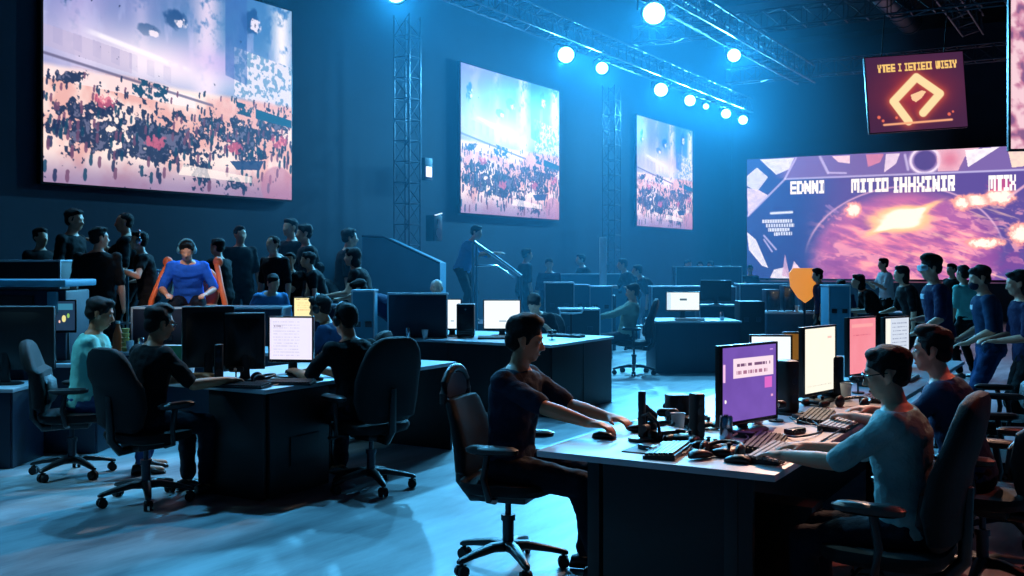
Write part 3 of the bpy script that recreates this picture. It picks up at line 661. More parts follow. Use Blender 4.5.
p = bpy.data.objects.new('screen_picture', me); C.objects.link(p); p.parent = root
b = MB(); b.box((-.08, 0, (LZ1 - LZ0) / 2), (.14, LW_ + .06, LZ1 - LZ0 + .06), bev=.01)
for k in range(8): b.box((-.2, -LW_ / 2 + .6 + k * 1.2, (LZ1 - LZ0) / 2 - .03), (.1, .08, LZ1 - LZ0 + .06), bev=.01)
b.build('screen_housing', BLACK, root)
# ------------------------------------------------------------------ hanging square sign with the looped arrow
def sign_fn(a, b):
    n = fbm(a * 6, b * 5, 77); col = np.zeros(a.shape + (3,)) + np.array([70, 38, 70.])
    col = mixc(col, blob(a, b, .5, .52, .36, .34) * (.5 + .5 * n), [176, 50, 66])
    glow = np.zeros_like(a); X = a * 1.3
    pts = [(.40 * 1.3, .88), (.26 * 1.3, .60), (.51 * 1.3, .30), (.74 * 1.3, .54), (.555 * 1.3, .78)]
    d = np.full(a.shape, 9.0)
    for i in range(4):
        (x1, y1), (x2, y2) = pts[i], pts[i + 1]; dx, dy = x2 - x1, y2 - y1; t = np.clip(((X - x1) * dx + (b - y1) * dy) / (dx * dx + dy * dy), 0, 1)
        d = np.minimum(d, np.hypot(X - x1 - t * dx, b - y1 - t * dy))
    col = mixc(col, np.exp(-(d / .09) ** 2) * .8, [230, 100, 70]); col = mixc(col, sm(d, .062, .046), [255, 226, 170])
    q = halfplanes(a, b, [(.44, .53), (.56, .48), (.6, .5), (.55, .58), (.49, .63), (.45, .6)]); col = mixc(col, q, [255, 206, 160])
    col = mixc(col, text_mask(a, b, 'YTEE I IETIEII WISIY', .12, .10, .93, .21, 0), [255, 206, 120])
    col = mixc(col, seg(a, b, .15, .905, .84, .895, .014), [255, 176, 130])
    for x, y, r in ((.1, .8, .03), (.14, .85, .025), (.28, .82, .025), (.82, .82, .03), (.86, .79, .02)):
        col = mixc(col, sm(np.hypot((a - x) * 1.3, b - y), r, r * .5), [240, 110, 90])
    return col
SGM = paint_material('sign_picture', 1.0)
sg = thing('hanging_sign', 'square hanging sign with a glowing looped diamond arrow', 'sign', at(919, 20, 4.12), R_(-90))
o = bpy.data.objects.new('sign_picture', screen_mesh('sign_picture', 1.86, 1.43, 186, 143, sign_fn, SGM)); C.objects.link(o); o.parent = sg
b = MB(); b.box((-.05, 0, .715), (.09, 1.9, 1.47), bev=.02); b.build('sign_box', BLACK, sg)
for s in (-.6, .6):
    b = MB(); b.cyl((-.05, s, 1.45), (-.05, s + .12, 2.25), .012, n=6); b.build('hanging_cable', METAL, sg)
sg.rotation_euler = (R_(4), 0, R_(-90))
# tall banner screen at the right edge
def banner_fn(a, b):
    n = fbm(a * 6, b * 18, 90); c = np.zeros(a.shape + (3,)) + np.array([236, 196, 206.]); c = mixc(c, sm(n, .45, .62), [190, 120, 150]); c = mixc(c, sm(b, .36, .32), [34, 40, 66])
    return mixc(c, sm(n, .6, .7) * .6, [90, 70, 120])
bs = thing('banner_screen', 'tall pale pink banner screen cut off by the right edge of view', 'screen', at(1055, 14, 3.12), R_(-100))
o = bpy.data.objects.new('screen_picture', screen_mesh('screen_picture', 1.1, 3.4, 60, 180, banner_fn, SCRM)); C.objects.link(o); o.parent = bs
b = MB(); b.box((-.05, 0, 1.7), (.09, 1.16, 3.46), bev=.01); b.build('screen_housing', BLACK, bs)
b = MB(); b.cyl((-.05, .3, 3.4), (-.05, .3, 5.86), .012, n=6); b.cyl((-.05, -.3, 3.4), (-.05, -.3, 5.86), .012, n=6); b.build('hanging_cable', METAL, bs)
# ------------------------------------------------------------------ trusses
def truss(name, label, p0, p1, w, m=TRUSS, r=.022, group=None):
    p0, p1 = V(p0), V(p1); L = (p1 - p0).length; d = (p1 - p0).normalized()
    a = V((0, 0, 1)) if abs(d.z) < .9 else V((UX, UY, 0)); a = (a - d * a.dot(d)).normalized(); c = d.cross(a)
    root = thing(name, label, 'truss', p0, 0, group)
    cs = [(a * i + c * j) * w / 2 for i, j in ((1, 1), (1, -1), (-1, -1), (-1, 1))]
    for q in cs:
        b = MB(); b.cyl(q, q + d * L, r, n=8); b.build('chord', m, root)
    b = MB(); n = max(2, round(L / (w * 1.1)))
    for i in range(n):
        for k in range(4):
            A, B = cs[k], cs[(k + 1) % 4]
            if i % 2: A, B = B, A
            b.cyl(A + d * L * i / n, B + d * L * (i + 1) / n, r * .55, n=6)
            b.cyl(cs[k] + d * L * i / n, cs[(k + 1) % 4] + d * L * i / n, r * .55, n=6)
    b.build('lattice_braces', m, root)
    return root
truss('lighting_truss', 'long lattice truss parallel to the left wall carrying the row of cyan lamps', W(2, -10, 6.32), W(31, -10, 6.32), .4)
truss('lighting_truss', 'lattice truss crossing the ceiling to the right of the cyan lamps', W(1, -7, 6.3), W(26.5, -7, 6.3), .42)
truss('cross_truss', 'dark truss crossing the ceiling behind the hanging sign', W(22.5, -9.9, 6.85), W(22.5, 4, 6.85), .4)
truss('roof_truss', 'short dark truss above the hanging sign', W(15, -3.2, 7.2), W(27, -3.2, 7.2), .45)
truss('cross_truss', 'farther dark ceiling truss near the LED wall', W(29, -9.9, 6.9), W(29, 4, 6.9), .4)
truss('truss_tower', 'tall lattice tower standing between the first two side screens', W(15.6, -11.4, .0), W(15.6, -11.4, 6.1), .34, r=.016)
truss('truss_tower', 'tall lattice tower standing between the last two side screens', W(24.4, -11.4, .0), W(24.4, -11.4, 6.1), .34, r=.016)
b = MB()                                        # dark duct under the roof
for i in range(12): b.cyl(W(19 + i * .8, -4.9, 7.8), W(19.78 + i * .8, -4.9, 7.8), .3, n=20); b.cyl(W(19.74 + i * .8, -4.9, 7.8), W(19.8 + i * .8, -4.9, 7.8), .32, n=20)
tag(b.build('ceiling_duct', METAL), 'round dark ventilation duct under the roof beams', 'duct')
# ------------------------------------------------------------------ stage lights
LENS = mat('lamp_lens', (190, 245, 255), .3, emit=12, ecol=(120, 225, 255))
WLENS = mat('warm_lamp_lens', (255, 220, 190), .3, emit=8, ecol=(255, 205, 165))
CYAN = (.10, .54, 1.0)
def stage_light(pos, target, label, power, col=CYAN, size=.1, cone=110, lens=LENS, group='cyan stage lamps', blend=.6, rad=.12):
    pos = V(pos); d = (V(target) - pos).normalized(); rot = d.to_track_quat('X', 'Z').to_matrix()
    root = thing('stage_lamp', label, 'lamp', pos, 0, group); M = rot.to_4x4(); k = size / .1
    b = MB(); b.loft([[V((x, r * math.cos(2 * PI * j / 20), r * math.sin(2 * PI * j / 20))) * k for j in range(20)] for x, r in
                      ((-.34, .04), (-.32, .08), (-.2, .09), (-.18, .1), (-.03, .125), (0, .135), (0, .12), (-.02, .11))], M=M); b.build('housing', BLACK, root)
    b = MB(); b.ell((-.012 * k, 0, 0), (.035 * k, .108 * k, .108 * k), M=M); b.build('lens', lens, root)
    b = MB(); y = .16 * k
    b.tube([M @ V((-.15 * k, -y, 0)), M @ V((-.15 * k, -y, 0)) + V((0, 0, .1 * k)), V((0, 0, .24 * k)), M @ V((-.15 * k, y, 0)) + V((0, 0, .1 * k)), M @ V((-.15 * k, y, 0))], .012 * k); b.build('yoke', METAL, root)
    b = MB(); b.cyl((0, 0, .22 * k), (0, 0, .36 * k), .02 * k); b.box((0, 0, .36 * k), (.08 * k, .1 * k, .06 * k), bev=.01); b.build('clamp', METAL, root)
    L = bpy.data.lights.new('lamp_beam', 'SPOT'); L.energy = power; L.color = col; L.spot_size = R_(cone); L.spot_blend = blend; L.shadow_soft_size = rad
    lo = bpy.data.objects.new('lamp_beam', L); C.objects.link(lo); lo.parent = root; lo.location = d * .1 * k
    lo.rotation_euler = (-d).to_track_quat('Z', 'Y').to_euler()
    return root
def rowpos(px, v):
    t = (px - CX) / F; Y = -v / (UX - UY * t); return V((t * Y, Y, 0))
for px, sz, pw, nm in ((396, 1.5, 1, 'cyan stage lamp at the very top left of the lamp row, above the first tower'), (566, 1.5, 1, 'large cyan stage lamp directly above the middle side screen'), (602, 1.2, 1, 'second cyan lamp to the right of the middle side screen'),
                   (661, 1.5, 1, 'cyan lamp above the smallest side screen'), (690, 1.3, .8, 'cyan lamp fourth in the row, right after the one over the smallest screen'), (706, .7, .5, 'tiny cyan lamp between two brighter ones in the row'),
                   (726, 1.2, .7, 'second to last cyan lamp of the receding row'), (743, 1.2, .7, 'last and farthest cyan lamp of the receding row')):
    q = rowpos(px, -10); z = 5.86; stage_light((q.x, q.y, z), (q.x * .3 + .3, q.y * .35 + 1, 0), nm, 1500 * pw * LP, size=.1 * sz)
for px, sz, nm in ((654, 1.7, 'biggest and highest cyan lamp, on the truss right of the row'), (734, 1.2, 'cyan lamp on the right truss beside the hanging cable')):
    q = rowpos(px, -7); stage_light((q.x, q.y, 5.84), (q.x * .3 + .5, q.y * .3 + 1, 0), nm, 1500 * LP, size=.1 * sz)
# lamps of the same rows above the picture's top edge
for s, v, p in ((10, -10, 1.0), (7, -7, 1.2), (11.5, -7, 1.2), (3.5, -10, .8)):
    stage_light(W(s, v, 5.86), W(s - 3, v + 4, 0), 'cyan stage lamp high over the left tables', 900 * p * LP)
stage_light((3.4, 10.5, 5.6), (1.25, 4.9, .8), 'warm white stage lamp high over the front table', 1500, (1, .6, .42), cone=26, lens=WLENS, group='warm stage lamps')
stage_light((-.6, 11.5, 5.6), (-2.6, 7.6, .8), 'warm white stage lamp high over the left table', 600, (1, .68, .5), cone=26, lens=WLENS, group='warm stage lamps')
stage_light((-3.0, 6.5, 5.2), (-3.6, 11.3, 1.3), 'white stage lamp aimed at the left crowd', 1000, (1, .85, .8), cone=13, lens=WLENS, group='warm stage lamps')
stage_light((4.6, 6.4, 4.6), (2.0, 5.0, .8), 'added red lamp out of view, high over the right chairs', 260, (1, .16, .12), cone=38, lens=WLENS, group='warm stage lamps')  # added lamp, gives the chairs the LED wall's red rim light
stage_light((3.6, 7.4, 5.0), (.24, 5.35, 1.2), 'added amber lamp out of view, aimed at the man in front', 380, (1, .45, .22), cone=9, lens=WLENS, group='warm stage lamps')  # added narrow lamp for the warm rim on the front man
stage_light(W(3.0, -9.0, 5.4), (-3.1, 7.9, .9), 'added pale cyan lamp out of view, aimed at the far left chairs', 420, (.4, .85, 1), cone=26)  # added lamp that brightens the person in teal
stage_light(W(9.0, -4.6, 6.0), (1.4, 4.4, .9), 'added pale cyan lamp out of view, aimed at the front table', 520, (.4, .85, 1), cone=22)  # added lamp for the cyan-lit side of the man with glasses
# haze
b = MB(); b.box(((9.6 + SB) / 2, -(VL - 4.3) / 2, ZC / 2 - .25), (SB - 9.6 - .02, -4.3 - VL - .02, ZC - .54))
hz = b.build('stage_haze', None, smooth=False, rotz=YAW)
hm = bpy.data.materials.new('haze'); hm.use_nodes = True; nt = hm.node_tree; nt.nodes.remove(nt.nodes['Principled BSDF'])
vs = nt.nodes.new('ShaderNodeVolumeScatter'); vs.inputs['Density'].default_value = HAZE; vs.inputs['Color'].default_value = (.16, .68, 1, 1); vs.inputs['Anisotropy'].default_value = .3
nt.links.new(vs.outputs[0], nt.nodes['Material Output'].inputs['Volume']); hz.data.materials[0] = hm
tag(hz, 'thin blue stage haze filling the hall', 'haze', kind='stuff')
w = bpy.data.worlds.new('world'); sc.world = w; w.use_nodes = True; w.node_tree.nodes['Background'].inputs[0].default_value = (.002, .006, .012, 1)
# ================================================================== FRONT TABLE
YV = YAW - PI / 2              # facing away from the left wall (direction v)
B0 = V((1.05, 4.19, 0)); A4 = 0
def TL(s, y, z=0): return B0 + V((UX * s - UY * y, UY * s + UX * y, z))
table('long front table with pale scuffed top crowded with keyboards and monitors', B0, YAW, 5.6, 1.09, body='legs')
purple = flat_fn((104, 72, 158), [('r', .2, .16, .95, .42, (240, 214, 226)), ('t', .24, .25, .9, .02, (90, 50, 90)), ('t', .26, .35, .86, .025, (150, 90, 120)), ('r', .78, .45, .92, .6, (214, 100, 190)),
                                 ('r', .02, .22, .06, .46, (240, 190, 226)), ('c', .06, .72, .025, (250, 240, 230)), ('r', .88, .06, .94, .08, (200, 150, 220)), ('r', .9, .7, .94, .73, (230, 160, 200))], 3, .35)
cream = flat_fn((246, 240, 220), [('r', .75, .14, .88, .17, (240, 190, 180)), ('t', .1, .9, .9, .008, (170, 170, 170))], 4, .1)
pink = flat_fn((232, 130, 142), [('r', .1, .1, .9, .16, (240, 160, 160)), ('t', .15, .3, .8, .01, (200, 90, 110))], 5, .3)
sheet = flat_fn((196, 206, 222), [('r', 0, 0, .22, 1, (240, 238, 226))] + lines(.3, .9, .12, .85, 9, (120, 130, 160), .012), 6, .2)
paper = flat_fn((226, 220, 240), lines(.08, .7, .1, .9, 12, (190, 186, 214), .008) + [('t', .1, .2, .3, .02, (150, 140, 170))], 7, .2)
yellow = flat_fn((246, 230, 166), [('t', .05, .06, .9, .02, (160, 130, 80)), ('t', .1, .62, .7, .03, (236, 180, 120))] + lines(.1, .8, .25, .5, 3, (220, 200, 130), .02), 8, .2)
white = flat_fn((236, 246, 250), [('r', .42, .72, .62, .76, (130, 160, 180))], 9, .1)
whitel = flat_fn((232, 244, 240), [('r', .4, .34, .62, .46, (60, 80, 90)), ('r', 0, 0, .12, 1, (200, 226, 240))], 10, .1)
brown = flat_fn((112, 74, 26), [], 11, .3)
def mon_edge(label, pxl, Yl, w, h, fn, ang=42, zt=.75, zb=.79, **k):
    """left edge at a bearing and depth, panel running away to the right"""
    l = at(pxl, Yl); a = R_(ang); d = V((math.cos(a), math.sin(a), 0)); c = l + d * w / 2
    return monitor(label, (c.x, c.y, zt), a - PI / 2, w, h, zb - zt, fn, **k)
mon_edge('black monitor with a purple screen, nearest of the monitors on the front table', 720, 5.12, .48, .40, purple, res=150)
mon_edge('black monitor with a blank cream screen, second along the front table', 803, 6.25, .42, .42, cream, ang=47)
mon_edge('black monitor with a pink screen on the front table', 848, 7.35, .38, .42, pink, ang=42)
mon_edge('monitor with a pale window and white side bar, farthest on the front table', 884, 8.35, .36, .37, sheet, ang=38)
monitor('small white-screened monitor half hidden behind the purple one', at(771, 6.5, .75), R_(-95), .26, .2, .2, white)
monitor('small monitor with a dull brown screen behind the cream one', at(803, 6.75, .75), R_(-95), .26, .2, .2, brown)
# chunky black supports that stand on the table
def stand_block(label, loc, h, w=.035, d=.06, yaw=0, name='speaker', cat='speaker', cone=True):
    root = thing(name, label, cat, loc, yaw)
    b = MB(); b.loft([superring((0, 0, z), d * a, w * a, 20, .5) for z, a in ((.012, .9), (.03, 1), (h * .95, 1), (h * .985, .93), (h, .7))]); b.build('cabinet', BLACK, root)
    b = MB(); b.loft([superring((0, 0, z), d * 1.5, w * 1.7, 20, .7) for z in (0, .012)]); b.build('foot', BLACK, root)
    if cone:
        for z, r in ((h * .3, .026), (h * .62, .02), (h * .82, .012)): b = MB(); b.cyl((d * .9, 0, z), (d * 1.03, 0, z), min(r, w * .8), n=18); b.build('speaker_cone', METAL, root)
    return root
stand_block('tall thin black speaker standing on the front table left of the purple monitor', at(697, 5.02, .75), .225, .028, .04, R_(-70))
stand_block('tall black speaker between the purple and cream monitors', at(787, 5.9, .75), .3, .05, .06, R_(-60))
stand_block('black speaker beside the cream monitor, in front of the pink one', at(832, 6.6, .75), .26, .06, .06, R_(-60))
stand_block('small black speaker behind the thin tall one', at(677, 5.5, .75), .16, .06, .05, R_(-80))
# camera / microphone rig at the front man's hands
rig = thing('microphone_rig', 'black desk microphone rig with clamps at the hands of the man in front', 'microphone', at(643, 4.98, .75), R_(-30))
b = MB(); b.loft([superring((0, 0, z), .07, .06, 20, .8) for z in (0, .018)]); b.build('base_plate', BLACK, rig)
b = MB(); b.box((0, -.012, .13), (.03, .036, .22), bev=.008); b.cyl((0, .03, .02), (0, .03, .17), .012); b.build('upright', BLACK, rig)
b = MB(); b.cap((-.01, .03, .15), (.02, .085, .11), .026, .02); b.ell((0, .1, .09), (.03, .026, .03)); b.ell((.01, .06, .06), (.035, .034, .03)); b.build('microphone_head', BLACK, rig)
b = MB(); b.tube([(0, -.02, .12), (.05, -.05, .14), (.1, -.06, .1), (.12, -.08, .05)], .008); b.cyl((.03, -.02, .07), (.03, -.07, .07), .018); b.build('clamp_arm', BLACK, rig)
rt = R.uniform
def gadget(label, loc, yaw, kind):
    root = thing({'pad': 'game_controller', 'box': 'audio_interface', 'cam': 'webcam', 'hub': 'usb_hub', 'cup': 'paper_cup', 'can': 'drink_can'}[kind], label, {'pad': 'controller', 'box': 'audio box', 'cam': 'camera', 'hub': 'hub', 'cup': 'cup', 'can': 'can'}[kind], loc, yaw)
    if kind == 'pad':
        b = MB(); b.ell((0, 0, .025), (.045, .07, .018)); b.ell((-.025, .06, .02), (.05, .025, .02)); b.ell((-.025, -.06, .02), (.05, .025, .02)); b.build('controller_body', BLACK, root, vox=.004)
        for y in (-.03, .03): b = MB(); b.cyl((.0, y, .035), (0, y, .055), .008); b.ell((0, y, .056), (.012, .012, .005)); b.build('thumb_stick', RUBBER, root)
    elif kind == 'box':
        b = MB(); b.box((0, 0, .028), (.12, .17, .05), bev=.006); b.build('case', BLACK, root)
        for y in (-.055, -.02, .015): b = MB(); b.cyl((.058, y, .028), (.075, y, .028), .012); b.build('knob', CHROME, root)
    elif kind == 'cam':
        b = MB(); b.cap((0, -.035, .09), (0, .035, .09), .022); b.build('camera_body', BLACK, root)
        b = MB(); b.cyl((.018, 0, .09), (.028, 0, .09), .014); b.build('lens', CHROME, root)
        b = MB(); b.cyl((0, 0, .0), (0, 0, .07), .006); b.cyl((0, 0, 0), (0, 0, .01), .04); b.build('foot', BLACK, root)
    elif kind == 'hub':
        b = MB(); b.box((0, 0, .014), (.05, .12, .026), bev=.005); b.build('case', METAL, root)
        b = MB()
        for i in range(4): b.box((.026, -.042 + i * .028, .014), (.004, .015, .008))
        b.build('ports', BLACKG, root)
    elif kind == 'cup':
        b = MB(); n = 20; b.loft([[V((r * math.cos(2 * PI * j / n), r * math.sin(2 * PI * j / n), z)) for j in range(n)] for r, z in ((.026, 0), (.036, .1), (.038, .102), (.034, .1), (.025, .01))]); b.build('cup', WHITEP, root)
        b = MB(); b.cyl((0, 0, .08), (0, 0, .085), .033); b.build('drink', BLACKG, root)
    else:
        b = MB(); n = 20; b.loft([[V((r * math.cos(2 * PI * j / n), r * math.sin(2 * PI * j / n), z)) for j in range(n)] for r, z in ((.024, 0), (.032, .01), (.032, .11), (.026, .12))]); b.build('can_body', CHROME, root)
        b = MB(); b.box((0, 0, .122), (.02, .012, .003), bev=.001); b.build('pull_tab', METAL, root)
    return root
for px, Y, kd, yw, lb in ((664, 5.02, 'box', -60, 'black audio box with chrome knobs beside the microphone rig'), (668, 5.3, 'cam', -100, 'small webcam on a foot behind the audio box'), (655, 5.35, 'hub', -40, 'grey usb hub behind the microphone rig'),
                          (684, 4.95, 'pad', 60, 'black game controller left of the thin tall speaker'), (712, 4.72, 'pad', 20, 'black game controller in front of the purple monitor'), (726, 5.0, 'can', 0, 'silver drink can at the foot of the purple monitor'),
                          (678, 5.2, 'cup', 0, 'white paper cup among the gear left of the tall thin speaker'), (802, 5.65, 'hub', 20, 'grey usb hub under the cream monitor'), (846, 6.5, 'cup', 0, 'white cup under the pink monitor'),
                          (776, 5.6, 'cam', -90, 'webcam on a foot right of the purple monitor'), (870, 7.2, 'box', -40, 'black audio box in front of the pink monitor'), (742, 5.1, 'hub', 60, 'grey hub under the purple screen')):
    gadget(lb, at(px, Y, .75), R_(yw), kd)
MATM = mat('mouse_mat', (20, 34, 46), .6)
def pad(label, c, yaw, w, d, m=MATM):
    b = MB(); b.box((0, 0, .003), (d, w, .006), bev=.002); o = b.build('mouse_mat', m, loc=c, rotz=yaw); return tag(o, label, 'mouse mat')
pad('dark mouse mat at the corner of the front table nearest the front man', at(660, 4.83, .75), R_(-30), .42, .2)
keyboard('slim black keyboard at the left end of the front table', at(668, 4.66, .75), R_(-22), w=.34)
keyboard('large black keyboard on the front table just right of the purple monitor', at(765, 4.86, .75), PI + YV + R_(8), w=.46)
keyboard('white keyboard under the hand of the man with glasses at the table edge', at(775, 4.6, .75), PI + YV + R_(2), KEYW, w=.44)
keyboard('black keyboard below the cream monitor', at(817, 5.7, .75), PI + YV + R_(6), w=.46)
keyboard('white-keyed keyboard near the right table edge below the cream monitor', at(842, 5.45, .75), PI + YV, KEYW, w=.46)
keyboard('dark keyboard in front of the pink monitor', at(878, 6.5, .75), PI + YV, w=.42)
keyboard('keyboard at the far end of the front table', at(905, 7.6, .75), PI + YV, KEYW, w=.4)
mouse('black mouse lying alone near the front corner of the long table', at(700, 4.53, .756), R_(30)); mouse('black mouse beside the white keyboard near the front corner', at(738, 4.44, .75), YV + PI)
mouse('black mouse under the front man\'s right hand', at(604, 5.06, .75), R_(-20)); mouse('pale mouse near the second man on the right', at(868, 5.6, .75), YV + PI, WHITEP)
headset('black headset lying at the corner of the front table near the big keyboard', at(722, 4.56, .75), R_(60)); headset('black headset lying behind the microphone rig', at(650, 5.2, .75), R_(0))
headset('black headset lying between the cream and pink monitors', at(852, 6.1, .75), R_(40))
for i, (lb, pts) in enumerate((('black cable looping along the front edge of the long table', [(640, 4.8), (655, 4.62), (680, 4.6), (692, 4.75), (700, 4.95)]), ('black cable behind the tall thin speaker', [(655, 5.1), (675, 5.4), (695, 5.3), (716, 5.25)]),
                              ('black cable running from the purple monitor to the big keyboard', [(735, 5.25), (748, 5.0), (742, 4.8), (755, 4.75)]), ('black cable curling under the cream monitor', [(790, 5.7), (800, 5.5), (822, 5.45), (830, 5.9)]),
                              ('black cable along the right edge of the front table', [(780, 4.38), (800, 4.6), (822, 4.95), (845, 5.3), (862, 5.75)]))):
    cable(lb, [at(p, y, .757 + .01 * (j % 2)) for j, (p, y) in enumerate(pts)], .0045)
for i, (s, y) in enumerate(((.75, .82), (1.45, .8))):
    pc_tower(('black computer tower standing under the front table by the left leg', 'black computer tower under the middle of the front table')[i], TL(s, y, 0), YAW + PI / 2)
pc_tower('black computer tower under the right side of the front table', TL(.9, .27, 0), YAW - PI / 2)
for px, Y, kd, yw, lb in ((690, 5.45, 'box', -40, 'black audio box behind the thin tall speaker'), (650, 4.72, 'hub', 30, 'slim grey hub at the left front corner of the long table'), (703, 5.35, 'pad', 100, 'black game controller lying behind the thin tall speaker'),
                          (730, 4.62, 'pad', -20, 'black game controller lying by the corner headset'), (757, 5.5, 'can', 0, 'silver can right behind the big black keyboard'), (818, 6.2, 'pad', 40, 'black game controller at the foot of the cream monitor'),
                          (795, 5.2, 'hub', -50, 'grey hub beside the edge keyboard of the front table'), (858, 6.8, 'cam', -120, 'webcam on a foot at the foot of the pink monitor'), (892, 7.9, 'cup', 0, 'white cup before the farthest monitor of the front table'),
                          (672, 5.55, 'cam', -60, 'webcam on a foot at the back edge of the front table'), (640, 5.3, 'pad', 0, 'black game controller behind the front man\'s fingers')):
    gadget(lb, at(px, Y, .75), R_(yw), kd)
for i, (lb, pts) in enumerate((('white cable coiling by the thin tall speaker', [(672, 4.9), (680, 5.1), (690, 5.0), (684, 4.85), (674, 4.95), (690, 5.15), (705, 5.05)]), ('white cable under the purple monitor', [(722, 4.95), (738, 5.1), (750, 5.35), (762, 5.7)]),
                              ('black cable snaking past the two controllers', [(700, 4.62), (716, 4.8), (735, 4.7), (745, 4.9)]), ('grey cable crossing between the keyboards at right', [(785, 5.1), (800, 5.0), (822, 5.25), (812, 5.5)]),
                              ('black cable bunched behind the microphone rig', [(640, 5.1), (650, 5.45), (664, 5.2), (676, 5.5), (688, 5.3)]))):
    cable(lb, [at(p, y, .757 + .012 * (j % 2)) for j, (p, y) in enumerate(pts)], .005, WHITEP if 'white' in lb else METAL if 'grey' in lb else BLACK)
# front man
office_chair('black office chair with mesh headrest under the man in front', (-.02, 5.5, 0), R_(-20), 'task', 1.03)
person('person in navy t-shirt sitting in front with one arm stretched to the table', (-.01, 5.49, 0), R_(-18), lean=.08, twist=-.15, head=(R_(14), R_(12)), rw=(.56, -.3, .80), lw=(.52, .02, .81), la=(.38, .1, .09), ra=(.5, -.1, .09), vox=.0075,
       shirt=C_NAVY, hairstyle='quiff', sleeve=.5, fat=.95, skin=SKIN, k=.97)
# bearded man with glasses, right side
f = V((1.56, 4.27, 0)); yb = YV + PI
office_chair('high-backed black chair with red-lit rim behind the man with glasses', (1.53, 4.22, 0), yb - .05, 'gaming', 1.1, wide=1.02)
pr, info = person('person in grey-blue t-shirt with glasses typing at the right of the front table', (1.585, 4.21, 0), yb, lean=.08, head=(R_(12), R_(14)), rw=(.44, -.13, .80), lw=(.46, .12, .80), vox=.0075, shirt=C_GREYB, glasses=True, sleeve=.55, skin=SKIN2, hairstyle='short', k=.905)
g = W(2.02, -1.05)
p2 = V((2.28, 5.24, 0))
office_chair('black chair with pale-lit rim behind the dark-shirted man on the right', (2.33, 5.2, 0), yb - .1, 'gaming', 1.02, wide=.85)
person('person in dark blue shirt leaning over the front table behind the man with glasses', p2, yb, lean=.24, head=(R_(10), R_(6)), rw=(.5, -.15, .81), lw=(.52, .16, .81), vox=.0085, shirt=C_DKBL, trouser=C_BLK, skin=SKIN2, hairstyle='quiff', sleeve=.6, k=.93)
office_chair('large black chair with its back turned at the right edge of view', at(1012, 6.1), yb + .35, 'gaming', 1.1)
office_chair('empty black chair on the right behind the one with the pale rim', at(1002, 7.6), yb + .2, 'gaming', 1.02, wide=.9)
# ================================================================== LEFT TABLE
C0 = V((-1.64, 6.97, 0))
def LL(s, y, z=0): return C0 + V((UX * s - UY * y, UY * s + UX * y, z))
table('black-sided table on the left with a pale top and several monitors', C0, YAW, 2.3, 1.1, body='endonly')
b = MB(); b.box((.36, .06, .36), (.6, .1, .7), bev=.01); b.box((.4, .004, .3), (.3, .01, .2), bev=.004)
cab = b.build('desk_cabinet', BODYM, loc=C0, rotz=YAW); tag(cab, 'black cabinet filling the near right corner under the left table', 'cabinet')
monitor('monitor with a blank lilac-white page on the left table, facing the camera', at(291, 7.75, .75), R_(-97), .345, .34, .11, paper, res=120)
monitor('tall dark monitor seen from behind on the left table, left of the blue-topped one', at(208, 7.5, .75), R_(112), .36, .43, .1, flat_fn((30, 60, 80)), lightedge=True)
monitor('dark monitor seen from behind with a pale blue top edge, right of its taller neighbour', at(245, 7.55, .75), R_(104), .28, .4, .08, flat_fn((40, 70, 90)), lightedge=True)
stand_block('slim black speaker on the left table in front of the tall dark monitor', at(219, 7.3, .75), .28, .03, .04, R_(-80)); gadget('webcam on a foot at the left of the left table', at(236, 7.45, .75), R_(-90), 'cam')
keyboard('black keyboard on the left table before the lilac-white monitor', at(285, 7.3, .75), R_(-95) + PI, w=.4); keyboard('black keyboard at the near edge of the left table', at(240, 7.12, .75), R_(-105) + PI, w=.4)
mouse('black mouse on the left table near the chair at right', at(316, 7.55, .75), R_(150)); gadget('silver drink can at the left end of the left table', at(184, 7.6, .75), 0, 'can'); gadget('white paper cup at the left end of the left table', at(190, 7.75, .75), 0, 'cup')
gadget('black game controller on the left table beside the speaker', at(203, 7.45, .75), R_(-60), 'pad'); headset('black headset on the left table behind the keyboards', at(258, 7.4, .75), R_(20))
cable('black cable trailing over the left table', [at(p, y, .757) for p, y in ((215, 7.2), (235, 7.3), (252, 7.15), (275, 7.2), (300, 7.5))])
pad('dark mouse mat on the left table under the blank page monitor', at(303, 7.6, .75), R_(-95), .2, .18)
folder = thing('file_folder', 'green folder standing on the left table behind the man in black', 'folder', at(176, 7.95, .75), R_(-100))
b = MB(); b.box((0, 0, .11), (.03, .2, .22), bev=.004, rot=rotm(0, .12)); b.build('cover', GREEN, folder); b = MB(); b.box((0, .0, .115), (.02, .18, .215), rot=rotm(0, .12)); b.build('pages', WHITEP, folder)
pc_tower('black computer tower under the left table', LL(1.1, .5, 0), YAW - PI / 2)
